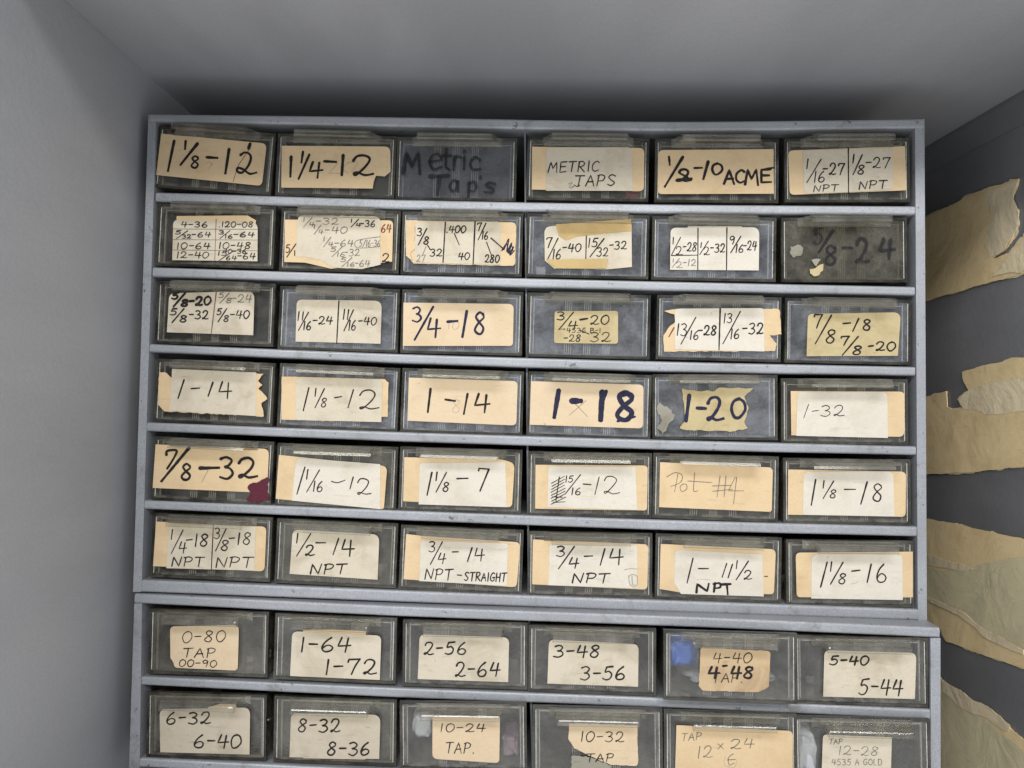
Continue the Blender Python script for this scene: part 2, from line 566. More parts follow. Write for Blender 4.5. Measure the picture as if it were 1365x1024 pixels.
def spline(pts, straight):
    if straight or len(pts) < 3:
        out = []
        for a, b in zip(pts, pts[1:]):
            n = max(2, int(math.hypot(b[0] - a[0], b[1] - a[1]) / 9))
            for i in range(n):
                t = i / n
                out.append((a[0] + (b[0] - a[0]) * t, a[1] + (b[1] - a[1]) * t))
        return out + [pts[-1]]
    P = [pts[0]] + list(pts) + [pts[-1]]
    out = []
    for i in range(1, len(P) - 2):
        p0, p1, p2, p3 = P[i - 1:i + 3]
        for j in range(7):
            t = j / 7
            out.append(tuple(0.5 * (2 * p1[c] + (p2[c] - p0[c]) * t + (2 * p0[c] - 5 * p1[c] + 4 * p2[c] - p3[c]) * t * t + (3 * p1[c] - p0[c] - 3 * p2[c] + p3[c]) * t ** 3) for c in (0, 1)))
    return out + [pts[-1]]


def ribbon(bm, path, hw, y, seed):
    """one pen stroke in a drawer's local x,z; it climbs a hair along its length so that crossings never coincide"""
    P = [Vector(p) for p in path]
    Q = [P[0]]
    for p in P[1:]:
        if (p - Q[-1]).length > hw * 0.25:
            Q.append(p)
    if len(Q) < 2:
        Q.append(Q[0] + Vector((hw * .4, 0)))
    d0 = (Q[0] - Q[1]).normalized()
    d1 = (Q[-1] - Q[-2]).normalized()
    st = []
    for a in (1.0, .8, .45):
        st.append((Q[0] + d0 * hw * a, hw * math.sqrt(max(0.02, 1 - a * a)), -d0))
    for i, q in enumerate(Q):
        t = (Q[min(i + 1, len(Q) - 1)] - Q[max(i - 1, 0)])
        t = t.normalized() if t.length > 1e-9 else d1
        f = 1 + 0.20 * mnoise.noise((q.x * 420, q.y * 420, seed)) + 0.22 * mnoise.noise((q.x * 120, q.y * 120, seed + 9)) + (0.12 if i < 3 else 0) - 0.22 * (i / len(Q)) ** 3
        st.append((q, hw * f, t))
    for a in (.45, .8, 1.0):
        st.append((Q[-1] + d1 * hw * a, hw * math.sqrt(max(0.02, 1 - a * a)), d1))
    prev = None
    for i, (q, h, t) in enumerate(st):
        nn = Vector((-t.y, t.x))
        yy = y - 0.00002 * i / len(st)
        a = bm.verts.new((q.x + nn.x * h, yy, q.y + nn.y * h))
        b = bm.verts.new((q.x - nn.x * h, yy, q.y - nn.y * h))
        if prev:
            bm.faces.new((prev[0], prev[1], b, a))
        prev = (a, b)


# ------------------------------------------------------------------ paper outlines
def rounded(pts):
    """corner list (x, y[, r]) -> outline"""
    n = len(pts)
    out = []
    for i, p in enumerate(pts):
        r = p[2] if len(p) > 2 else 0
        a, b, c = Vector(pts[i - 1][:2]), Vector(p[:2]), Vector(pts[(i + 1) % n][:2])
        if r <= 0:
            out.append(tuple(b))
            continue
        e, f = b + (a - b).normalized() * r, b + (c - b).normalized() * r
        for j in range(6):
            t = j / 5
            q = e * (1 - t) ** 2 + b * 2 * t * (1 - t) + f * t * t
            out.append(tuple(q))
    return out


def rough_edges(pts, amp, step, seed):
    out = []
    n = len(pts)
    for i in range(n):
        a, b = Vector(pts[i]), Vector(pts[(i + 1) % n])
        m = max(1, int((b - a).length / step))
        for j in range(m):
            t = j / m
            p = a.lerp(b, t)
            nn = Vector((-(b - a).y, (b - a).x)).normalized()
            k = amp * mnoise.noise((p.x * .05 + seed, p.y * .05, seed)) * (1.6 if j else .4) + amp * .5 * mnoise.noise((p.x * .2, p.y * .2 + seed, seed))
            out.append(tuple(p + nn * k))
    return out


def slab(bm, pts3, off):
    """thin sheet with real thickness from an outline; off = vector of its thickness"""
    a = [bm.verts.new(p) for p in pts3]
    b = [bm.verts.new(Vector(p) + off) for p in pts3]
    n = len(a)
    bm.faces.new(a)
    bm.faces.new(b[::-1])
    for i in range(n):
        bm.faces.new((a[i], b[i], b[(i + 1) % n], a[(i + 1) % n]))


# ------------------------------------------------------------------ setting: the steel cupboard round the drawers
d_dir = ray(667, 527)
e_right = Vector((d_dir.y, -d_dir.x, 0)).normalized()
e_up = e_right.cross(d_dir).normalized()
P0 = hit(186, 91.5, Vector((0, 0, 0)), Vector((0, 1, 0)))             # roof / left panel seam at the drawers' front
rr = ray(1365, 120)
PR = CAM + rr * ((P0 - CAM).dot(e_up) / rr.dot(e_up))
XR = (PR - P0).dot(e_right)                                            # inner width of the cupboard
EM = Matrix((e_right, d_dir, e_up)).transposed().to_4x4()
EM.translation = P0
DF, DB, ZB = -0.108, 0.240, -0.365                                     # front edge, back, floor of the cupboard
cup = thing('steel_cupboard', 'large grey steel cupboard whose inside walls and roof surround the two drawer cabinets', 'cupboard')
cup.matrix_world = EM


def panel(name, x0, x1, y0, y1, z0, z1, m):
    bm = bmesh.new()
    box(bm, x0, x1, y0, y1, z0, z1)
    if name != 'roof_panel':
        bevel_all(bm, 0.0006, 2)
    return link(name, bm, m, cup)


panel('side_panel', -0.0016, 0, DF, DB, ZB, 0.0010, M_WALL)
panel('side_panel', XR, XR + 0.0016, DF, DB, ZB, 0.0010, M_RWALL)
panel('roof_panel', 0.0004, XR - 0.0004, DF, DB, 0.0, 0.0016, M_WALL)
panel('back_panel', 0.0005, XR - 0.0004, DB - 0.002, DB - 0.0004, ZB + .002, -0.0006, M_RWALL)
panel('floor_panel', 0.0005, XR - 0.0004, DF, DB, ZB - 0.0016, ZB, M_WALL)
bm = bmesh.new()
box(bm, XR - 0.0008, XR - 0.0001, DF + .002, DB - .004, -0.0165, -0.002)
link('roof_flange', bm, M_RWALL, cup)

# torn packaging paper still stuck to the right-hand panel ------------------
EI = EM.inverted()


def rw(zx, zy, reg, lift):
    ox, oy, s = reg
    x, y = ox + zx / s, oy + zy / s
    p = hit(x, y, P0 + e_right * (XR - lift), e_right)
    q = EI @ p
    return Vector((q.x, q.y, q.z))


RH, RK = (1165, 100, 2.225), (1165, 560, 2.205)


def remnant(label, sheets):
    t = thing('paper_remnant', label, 'torn paper', group='paper torn off the right panel')
    c = rw(*sheets[0][2][0][:2], sheets[0][2][0][2], 0)
    t.matrix_world = EM @ Matrix.Translation(c)
    base = sheets[0]
    sheets = [('L', .0003, base[2], base[3] * 2.6)] + sheets
    for k, (kind, th, pts, amp) in enumerate(sheets):
        bm = bmesh.new()
        lift0 = 0.0002 + sum(s[1] for s in sheets[:k] ) * 0.6
        src = []
        for (x, y, reg) in pts:
            src.append((reg[0] + x / reg[2], reg[1] + y / reg[2]))
        src = rough_edges(src, amp, 3.0, k * 3.7 + len(label) * .31)
        p3 = []
        for (x, y) in src:
            p = EI @ hit(x, y, P0 + e_right * (XR - lift0), e_right)
            p3.append(p - c)
        slab(bm, p3, Vector((-th, 0, 0)))
        nm = {'K': 'backing_sheet', 'L': 'torn_layer', 'S': 'torn_layer'}[kind]
        link(nm, bm, PAP[kind], t)


def Hh(*a):
    return [(a[i], a[i + 1], RH) for i in range(0, len(a), 2)]


def Kk(*a):
    return [(a[i], a[i + 1], RK) for i in range(0, len(a), 2)]


remnant('broad tan paper remnant highest on the right panel', [
    ('K', .0006, Hh(100, 455, 150, 428, 230, 386, 310, 345, 400, 318, 432, 308, 426, 340, 405, 378, 432, 400, 427, 455, 395, 515, 355, 545, 402, 530, 445, 480, 470, 395, 560, 350, 560, 560, 445, 590, 320, 622, 200, 657, 100, 690), 1.1),
    ('L', .0004, Hh(330, 350, 428, 314, 415, 368, 428, 405, 424, 452, 392, 512, 345, 542, 330, 500, 352, 430), 2.0),
    ('L', .0004, Hh(400, 540, 440, 498, 470, 400, 555, 358, 555, 545, 445, 580, 350, 600), 2.0)])
remnant('tan remnant with grey torn upper edge beside the 1-32 drawer', [
    ('K', .0006, Hh(100, 968, 150, 955, 217, 938, 219, 985, 235, 992, 265, 988, 250, 962, 283, 935, 268, 905, 265, 880, 345, 858, 445, 838, 540, 815) + Kk(540, 122, 445, 135, 400, 140, 300, 152, 155, 160, 100, 166), 1.0),
    ('L', .0004, Hh(255, 965, 286, 935, 330, 915, 410, 905, 470, 890, 540, 870, 540, 985, 445, 1000, 330, 1008, 290, 990, 268, 992), 2.0)])
remnant('wide paper remnant with a sage green stripped middle between two bare dark bands', [
    ('K', .0006, Kk(100, 280, 155, 290, 250, 307, 340, 330, 441, 350, 540, 372, 540, 765, 441, 732, 300, 682, 215, 650, 195, 612, 100, 575), 1.0),
    ('S', .0004, Kk(110, 425, 160, 432, 200, 442, 285, 442, 330, 418, 441, 402, 540, 395, 540, 715, 441, 672, 330, 615, 255, 556, 160, 522, 110, 505), 1.6),
    ('L', .0003, Kk(155, 393, 225, 418, 310, 438, 272, 446, 190, 431, 155, 426), 1.0),
    ('L', .0004, Kk(150, 516, 180, 528, 255, 560, 330, 618, 441, 676, 441, 690, 330, 640, 255, 576, 165, 536), 1.2)])
remnant('lowest pale yellow paper remnant on the right panel with a white curled torn edge', [
    ('K', .0006, Kk(120, 700, 195, 760, 215, 775, 300, 830, 350, 855, 400, 900, 441, 938, 540, 1010, 540, 1100, 120, 1100), 1.0),
    ('S', .0003, Kk(150, 790, 230, 812, 330, 880, 441, 972, 540, 1050, 540, 1095, 150, 1095), 1.8),
    ('L', .0004, Kk(195, 755, 225, 778, 260, 798, 300, 826, 345, 850, 400, 898, 395, 915, 340, 880, 290, 862, 240, 834, 205, 800), 1.8)])


# ------------------------------------------------------------------ the two drawer cabinets
CABD = 0.205


def post(fr, x0t, x1t, yt, x0b, x1b, yb, side, k=0.0):
    """side wall of a cabinet with its folded front flange (x0 outer, x1 inner in the photo)"""
    bm = bmesh.new()
    a, b, c, d = fr.uv(x0t, yt, k), fr.uv(x1t, yt, k), fr.uv(x1b, yb, k), fr.uv(x0b, yb, k)
    fl = 0.009
    v, f = hexa(bm, [fr.pt(*a, k), fr.pt(*b, k), fr.pt(*c, k), fr.pt(*d, k), fr.pt(*a, k - fl), fr.pt(*b, k - fl), fr.pt(*c, k - fl), fr.pt(*d, k - fl)])
    bevel_all(bm, 0.0009, 3)
    sg = 1 if side == 'l' else -1
    o1, o2 = (a, d) if side == 'l' else (a, d)
    th = 0.0012 * sg
    hexa(bm, [fr.pt(o1[0] + .0002 * sg, o1[1] - .0015, k - fl - .0001), fr.pt(o1[0] + th, o1[1] - .0015, k - fl - .0001), fr.pt(o2[0] + th, o2[1] + .0015, k - fl - .0001), fr.pt(o2[0] + .0002 * sg, o2[1] + .0015, k - fl - .0001),
              fr.pt(o1[0] + .0002 * sg, o1[1] - .0015, k - CABD), fr.pt(o1[0] + th, o1[1] - .0015, k - CABD), fr.pt(o2[0] + th, o2[1] + .0015, k - CABD), fr.pt(o2[0] + .0002 * sg, o2[1] + .0015, k - CABD)])
    return bm


def cabinet(fr, label, top, shelves, bottom, lp, rp, divx):
    t = thing('drawer_cabinet', label, 'drawer cabinet', group='stacked drawer cabinets')

    def add(name, bm, m=M_CAB):
        o = link(name, bm, m, t)
        return o
    add('top_panel', station_bar(fr, top, CABD, 0.0004))
    for s in shelves:
        add('shelf', station_bar(fr, s, CABD - .004, -0.0004))
    add('bottom_panel', station_bar(fr, bottom, CABD, 0.0004))
    add('side_panel', post(fr, *lp, 'l'))
    add('side_panel', post(fr, *rp, 'r'))
    # thin sheet divider between the third and fourth column
    ut, vt = fr.uv(divx, (top[1][2] + top[2][2]) / 2)
    ub, vb = fr.uv(divx + 5, (bottom[1][1] + bottom[2][1]) / 2)
    bm = bmesh.new()
    h = 0.0004
    hexa(bm, [fr.pt(ut - h, vt, -.005), fr.pt(ut + h, vt, -.005), fr.pt(ub + h, vb, -.005), fr.pt(ub - h, vb, -.005),
              fr.pt(ut - h, vt, -CABD + .004), fr.pt(ut + h, vt, -CABD + .004), fr.pt(ub + h, vb, -CABD + .004), fr.pt(ub - h, vb, -CABD + .004)])
    add('divider', bm, M_CABIN)
    a, b = fr.uv(lp[0], top[0][1]), fr.uv(rp[3], bottom[-1][2])
    bm = bmesh.new()
    e = .002
    hexa(bm, [fr.pt(a[0] + e, a[1] - e, -CABD), fr.pt(b[0] - e, a[1] - e, -CABD), fr.pt(b[0] - e, b[1] + e, -CABD), fr.pt(a[0] + e, b[1] + e, -CABD),
              fr.pt(a[0] + e, a[1] - e, -CABD - .001), fr.pt(b[0] - e, a[1] - e, -CABD - .001), fr.pt(b[0] - e, b[1] + e, -CABD - .001), fr.pt(a[0] + e, b[1] + e, -CABD - .001)])
    add('back_panel', bm, M_CABIN)
    return t


cabinet(F1, 'upper grey hammered metal cabinet holding six rows of six clear drawers',
        [(199, 151.5, 161.5), (540, 155.5, 169.2), (880, 162.5, 175.3), (1231, 158, 171)],
        [[(207.5, 256, 268.5), (530, 266, 279), (880, 272.4, 284.5), (1220, 274.5, 286.5)],
         [(203.5, 356, 369), (530, 366.5, 379), (880, 375, 387.7), (1219.5, 382, 394)],
         [(199.5, 458.5, 469.5), (530, 472, 484.5), (880, 482, 496), (1220, 489, 501)],
         [(196, 563, 575), (530, 576, 589), (880, 586.5, 600), (1221, 595, 607)],
         [(192, 667, 678.7), (530, 680.5, 694), (880, 693.5, 707.5), (1222, 702, 715.6)]],
        [(189, 773, 789.5), (530, 787.6, 803), (880, 800.5, 816), (1223.5, 812.5, 827.5)],
        (197.7, 208.2, 153, 177.3, 188.6, 789), (1232.3, 1219.8, 159, 1235.6, 1223.6, 828), 699.5)
cabinet(F2, 'lower grey hammered metal cabinet, slightly turned, of which two drawer rows show',
        [(179.5, 791.5, 804.5), (530, 808.7, 822.5), (880, 820.5, 834.5), (1252.5, 836.7, 850.6)],
        [[(188.5, 902, 913.7), (530, 917.7, 931), (880, 930.5, 943.5), (1240.5, 946, 960)]],
        [(186.3, 1011, 1023), (530, 1028, 1041), (880, 1041, 1054), (1241, 1055, 1069)],
        (179, 189.3, 804.6, 172, 186, 1024), (1253.6, 1240.4, 850.7, 1254, 1240.8, 1070), 704.5)

# ------------------------------------------------------------------ drawers
DW, DH, DD = 0.0572, 0.0300, 0.170


def body_mesh(pl):
    bm = bmesh.new()
    hw = DW / 2
    t = 0.0013
    # front plate, its rim of thick smoky plastic, pale strips inside it painting bright edge highlights
    rm = .0012
    box(bm, -hw + rm, hw - rm, 0.0003, 0.0018, rm, DH - rm)
    b2 = bmesh.new()
    for (x0, x1, z0, z1) in ((-hw, -hw + rm, 0, DH), (hw - rm, hw, 0, DH), (-hw + rm + .00002, hw - rm - .00002, DH - rm, DH), (-hw + rm + .00002, hw - rm - .00002, 0, rm)):
        box(b2, x0 + .00002, x1 - .00002, -.0001, .0018, z0, z1)
    bevel_all(b2, 0.00045, 2)
    for f in b2.faces:
        f.material_index = 2
    tmp = bpy.data.meshes.new('tmp')
    b2.to_mesh(tmp)
    b2.free()
    bm.from_mesh(tmp)
    bpy.data.meshes.remove(tmp)
    for s in (-1, 1):
        box(bm, s * (hw - rm - .0003) - .00016, s * (hw - rm - .0003) + .00016, .0001, .00029, rm + .0006, DH - rm - .0006, 1)
    # tray: sides taper a little to the back; kept a hair apart from the front plate
    y0, y1 = 0.00185, DD
    hb = hw - 0.0022
    ht = DH - 0.002
    hexa(bm, [(-hw + .0012, y0, ht), (-hw + .0012 + t, y0, ht), (-hw + .0012 + t, y0, .0015), (-hw + .0012, y0, .0015), (-hb + .0012, y1, ht), (-hb + .0012 + t, y1, ht), (-hb + .0012 + t, y1, .0015), (-hb + .0012, y1, .0015)])
    hexa(bm, [(hw - .0012 - t, y0, ht), (hw - .0012, y0, ht), (hw - .0012, y0, .0015), (hw - .0012 - t, y0, .0015), (hb - .0012 - t, y1, ht), (hb - .0012, y1, ht), (hb - .0012, y1, .0015), (hb - .0012 - t, y1, .0015)])
    hexa(bm, [(-hw + .0012, y0, .00145), (hw - .0012, y0, .00145), (hw - .0012, y0, .0002), (-hw + .0012, y0, .0002), (-hb + .0012, y1, .00145), (hb - .0012, y1, .00145), (hb - .0012, y1, .0002), (-hb + .0012, y1, .0002)])
    box(bm, -hb + .0012, hb - .0012, y1 + .00005, y1 + .0013, .0002, DH - .003)
    # moulded ribs behind the front plate, three groups of four
    for g in (-.0094, -.0004, .0086):
        for i in range(4):
            x = g + (i - 1.5) * .00095
            box(bm, x - .00017, x + .00017, .00182, .0026, .0018, DH - .0012, 1)
    # raised inner rim of the front plate
    for s in (-1, 1):
        box(bm, s * (hw - .0030) - .0002, s * (hw - .0030) + .0002, .00182, .0028, .0018, DH - .0018, 1)
    box(bm, -hw + .0034, hw - .0034, .00182, .0026, DH - .0030, DH - .0026, 1)
    me = bpy.data.meshes.new('body')
    bmesh.ops.recalc_face_normals(bm, faces=bm.faces[:])
    bm.to_mesh(me)
    bm.free()
    me.materials.append(PL[pl])
    me.materials.append(M_RIB)
    me.materials.append(M_RIM)
    return me


def handle_mesh():
    bm = bmesh.new()
    H = DH
    prof = [(-.0002, H - .0003), (-.002, H - .0004), (-.0024, H - .0001), (-.0032, H - .0001), (-.0036, H - .0007), (-.0062, H - .0009), (-.0066, H - .0006), (-.0074, H - .0006), (-.0078, H - .0011), (-.0093, H - .0013), (-.0100, H - .0017), (-.0103, H - .0022),
            (-.0101, H - .0027), (-.0098, H - .0028), (-.0098, H - .0032), (-.0101, H - .0034), (-.0101, H - .0040), (-.0097, H - .0044),
            (-.0088, H - .0043), (-.0084, H - .0030), (-.0045, H - .0024), (-.002, H - .0028), (-.0002, H - .0044)]

    def hwid(y):
        t = min(1, -y / .0055)
        return .0215 - .0036 * (1 - (1 - t) ** 2.2) - .0006 * max(0, (-y - .0085) / .0016)
    rings = []
    xs = (-1, -.97, -.6, -.2, .2, .6, .97, 1)
    for s in xs:
        rings.append([bm.verts.new((s * hwid(y), y, z - (0.0004 if abs(s) == 1 and y < -.009 else 0))) for y, z in prof])
    n = len(prof)
    for a, b in zip(rings, rings[1:]):
        for i in range(n):
            bm.faces.new((a[i], a[(i + 1) % n], b[(i + 1) % n], b[i]))
    bm.faces.new(rings[0])
    bm.faces.new(rings[-1][::-1])
    me = bpy.data.meshes.new('handle')
    bmesh.ops.recalc_face_normals(bm, faces=bm.faces[:])
    bm.to_mesh(me)
    bm.free()
    me.materials.append(M_HAND)
    return me


BODY = {k: body_mesh(k) for k in PL}
HANDLE = handle_mesh()
REG = {'A1': (180, 130), 'A2': (520, 130), 'A3': (860, 130), 'A4': (180, 360), 'A5': (520, 360), 'A6': (860, 360),
       'B1': (180, 570), 'B2': (520, 570), 'B3': (860, 570), 'D': (180, 770), 'E': (520, 770), 'F': (860, 770)}
ZS = 1365 / 360.0


def T(s, x0, yt, x1, yb, w=7, ink='k', rise=0, sl=.10):
    return ('ink', ink, w, run(s, x0, yt, x1, yb, rise, sl))


def F(n, d, x0, yt, x1, yb, w=7, ink='k'):
    return ('ink', ink, w, frac(n, d, x0, yt, x1, yb))


def L(w, *a, ink='k'):
    return ('ink', ink, w, [(True, [(a[i], a[i + 1]) for i in range(0, len(a), 2)])])


def S(w, *a, ink='k'):
    return ('ink', ink, w, [(False, [(a[i], a[i + 1]) for i in range(0, len(a), 2)])])


def P(kind, *pts, rough=0, name='label', lab=None):
    return ('paper', kind, pts, rough, name, lab)


DRAWERS = []


def drawer(reg, pl, label, quad, ops, k=-0.0012, fr=None):
    fr = fr or (F2 if reg in 'DEF' else F1)
    ox, oy = REG[reg]
    px = lambda x, y: (ox + x / ZS, oy + y / ZS)
    c = [fr.uv(*px(quad[i], quad[i + 1]), k) for i in range(0, 8, 2)]          # tl tr br bl
    cu = sum(p[0] for p in c) / 4
    cv = sum(p[1] for p in c) / 4
    th = (math.atan2(c[1][1] - c[0][1], c[1][0] - c[0][0]) + math.atan2(c[2][1] - c[3][1], c[2][0] - c[3][0])) / 2
    ca, sa = math.cos(th), math.sin(th)
    ou, ov = cu + sa * DH / 2, cv - ca * DH / 2                                # bottom centre of the front
    root = thing('parts_drawer', label, 'drawer', fr.pt(ou, ov, k), (0, -th, fr.yaw), 'clear plastic drawers in the two cabinets')
    DRAWERS.append((root, math.hypot(c[1][0] - c[0][0], c[1][1] - c[0][1]), math.hypot(c[3][0] - c[0][0], c[3][1] - c[0][1])))
    share('body', BODY[pl], root)
    share('handle', HANDLE, root)

    def loc(x, y):
        u, v = fr.uv(*px(x, y), k)
        du, dv = u - ou, v - ov
        return du * ca + dv * sa, -du * sa + dv * ca
    lift = 0.00004
    host = root
    inks = {}
    sc = 0.5 * math.hypot(c[1][0] - c[0][0], c[1][1] - c[0][1]) / math.hypot(quad[2] - quad[0], quad[3] - quad[1])

    def flush():
        for (ink, _), lst in inks.items():
            bm = bmesh.new()
            kk = 0
            for w, strokes in lst:
                for straight, pts in strokes:
                    path = [loc(*p) for p in spline(pts, straight)]
                    ribbon(bm, path, w * sc, -lift - .00003 - .000012 * kk, random.random() * 50)
                    kk = (kk + 1) % 9
            link('writing', bm, INK[ink], host)
        inks.clear()
    for op in ops:
        if op[0] == 'paper':
            flush()
            _, kind, pts, rough, name, lab = op
            out = rounded(pts)
            if rough:
                out = rough_edges(out, rough, 12, random.random() * 40)
            bm = bmesh.new()
            slab(bm, [Vector((*[loc(*p)[0]], -lift, loc(*p)[1])) for p in out], Vector((0, -.00016, 0)))
            o = link(name, bm, PAP[kind], root)
            if lab:
                o['label'] = lab
            host = o
            lift += .00018
        else:
            inks.setdefault((op[1], 0), []).append((op[2], op[3]))
    flush()
    return root


def C6(*a):
    """points read from a tighter zoom of the first drawer, brought to region A1"""
    return [v for i in range(0, len(a), 2) for v in (a[i] / 6.825 * ZS, (10 + a[i + 1] / 6.825) * ZS)]


_s = ZS / 6.825
_q = C6(240, 262, 1200, 352, 1155, 738, 195, 638)
drawer('A1', 'c', 'tilted top left corner drawer marked 1 1/8-12 in thick black marker', C6(235, 176, 1268, 275, 1218, 805, 188, 760), [
    P('T', (_q[0], _q[1]), (_q[2], _q[3], 30), (_q[4], _q[5], 26), (_q[6], _q[7])),
    L(15, *C6(358, 330, 303, 600)), L(12, *C6(463, 330, 458, 402)), L(13, *C6(572, 352, 418, 545)),
    ('ink', 'k', 11, glyph('8', *C6(508, 468), *C6(590, 575))), L(13, *C6(655, 478, 750, 484)), L(15, *C6(858, 405, 825, 622)),
    S(12, *C6(962, 458, 1000, 435, 1042, 448, 1056, 490, 1030, 560, 975, 618, 932, 604, 940, 575, 990, 590, 1045, 628, 1105, 618)),
    L(14, *C6(1050, 355, 1036, 398)), S(4, *C6(1045, 400, 990, 480, 940, 560, 895, 700), ink='l'), S(3, *C6(650, 535, 680, 520, 700, 545, 665, 590), ink='f')])
drawer('A1', 'c', 'drawer marked 1 1/4-12 on tan paper with its lower right torn', (718, 190, 1318, 203, 1312, 505, 714, 488), [
    P('T', (742, 245), (1290, 249, 30), (1292, 375), (1262, 400), (1218, 396), (1206, 430), (1202, 461), (740, 456)),
    L(14, 790, 300, 786, 400), L(11, 850, 275, 842, 330), L(12, 882, 290, 828, 412), ('ink', 'k', 12, glyph('4', 880, 328, 946, 405)), L(13, 958, 324, 1016, 327), L(15, 1053, 293, 1046, 392),
    ('ink', 'k', 13, glyph('2', 1096, 295, 1205, 395)), L(3, 975, 330, 1025, 332, 980, 385, 1040, 385, ink='f'), L(3, 1050, 325, 1050, 388, ink='f'), L(3, 1085, 325, 1045, 360, 1080, 388, ink='f'), L(3, 1090, 330, 1130, 330, 1095, 380, ink='f')])
drawer('A2', 'm', 'unlabelled dark drawer with Metric Taps written in marker straight on the plastic', (40, 206, 636, 212, 629, 520, 36, 510), [
    ('ink', 'd', 20, glyph('M', 66, 280, 155, 385)), ('ink', 'd', 15, glyph('e', 190, 250, 268, 365)), ('ink', 'd', 15, glyph('t', 258, 262, 312, 365)), ('ink', 'd', 15, glyph('r', 312, 265, 362, 365)),
    ('ink', 'd', 15, glyph('i', 360, 262, 392, 362)), ('ink', 'd', 15, glyph('c', 398, 270, 462, 370)),
    ('ink', 'd', 20, glyph('T', 200, 395, 295, 490)), ('ink', 'd', 15, glyph('a', 295, 395, 352, 475)), ('ink', 'd', 15, glyph('p', 388, 405, 445, 478)), ('ink', 'd', 12, glyph("'", 445, 400, 468, 440)), ('ink', 'd', 15, glyph('s', 472, 405, 540, 482))])
drawer('A2', 'c', 'clear drawer with METRIC TAPS in neat capitals on a pale label over tan paper', (695, 206, 1308, 212, 1300, 522, 694, 510), [
    P('T', (718, 250), (1285, 256, 28), (1282, 475, 26), (716, 466)), P('C', (790, 254, 28), (1222, 253, 25), (1226, 473), (788, 473)),
    T('METRIC', 800, 328, 1058, 380, 6, rise=-6), T('TAPS', 935, 396, 1142, 450, 6, rise=-4), S(5, 958, 446, 945, 452, 930, 444), S(3, 900, 440, 920, 432, 905, 455, 930, 450, 915, 462, ink='p')])
drawer('A3', 'c', 'clear drawer marked 1/2-10 ACME in thick black marker on tan paper', (46, 214, 684, 216, 676, 530, 40, 524), [
    P('T', (66, 267, 28), (648, 262), (650, 487), (62, 489, 26)),
    L(11, 120, 300, 124, 342), L(15, 190, 302, 100, 450), ('ink', 'k', 14, glyph('2', 165, 365, 228, 425)), L(16, 160, 420, 232, 412), L(9, 175, 385, 215, 405), L(11, 248, 358, 286, 357), L(14, 318, 325, 294, 412), ('ink', 'k', 13, glyph('0', 335, 335, 390, 390)),
    ('ink', 'k', 12, glyph('A', 398, 370, 452, 438)), ('ink', 'k', 12, glyph('C', 455, 368, 505, 432)), ('ink', 'k', 13, glyph('M', 502, 366, 572, 442)), ('ink', 'k', 12, glyph('E', 578, 364, 640, 430)), L(9, 612, 362, 650, 356),
    P('R', (175, 212), (205, 200), (250, 205), (256, 228), (230, 236), (180, 232), rough=5, name='tape_scrap')])
drawer('A3', 'c', 'top right corner drawer marked 1/16-27 NPT and 1/8-27 NPT', (702, 206, 1345, 204, 1330, 530, 705, 532), [
    P('T', (722, 269, 26), (1312, 247), (1320, 470), (730, 493, 24)), P('C', (795, 269), (1250, 257, 10), (1252, 470, 30), (800, 488, 30)),
    L(6, 1025, 258, 1026, 480), F('1', '16', 805, 312, 908, 432, 6), T('-27', 895, 336, 1005, 392, 7), T('NPT', 850, 446, 975, 478, 5, rise=-6), F('1', '8', 1042, 290, 1108, 392, 7), T('-27', 1112, 305, 1235, 358, 6), T('NPT', 1080, 425, 1220, 465, 6, rise=-6)])
drawer('A1', 'c', 'clear drawer with a small ruled table of eight sizes from 4-36 to 12-40', (112, 541, 714, 556, 707, 860, 102, 845), [
    P('T', (212, 600), (570, 597), (612, 622), (605, 700), (205, 700)), P('C', (195, 620, 25), (622, 630, 40), (620, 829), (190, 823)),
    L(3.5, 412, 615, 405, 828, ink='l'), L(3, 196, 666, 622, 668, ink='l'), L(3, 194, 720, 622, 722, ink='l'), L(3, 192, 772, 620, 776, ink='l'),
    T('4-36', 235, 630, 370, 657, 5), T('.120-08', 425, 630, 600, 657, 5), F('5', '32', 205, 674, 285, 714, 4.5), T('-64', 288, 682, 385, 707, 5), F('3', '16', 424, 674, 496, 714, 4.5), T('-64', 500, 682, 605, 707, 5),
    T('10-64', 212, 736, 382, 767, 5), T('10-48', 425, 734, 588, 766, 5), T('12-40', 212, 782, 375, 813, 5), T('10-36', 458, 768, 565, 789, 4.5), F('15', '64', 420, 778, 515, 824, 4.5), T('-64', 520, 788, 610, 818, 5)])
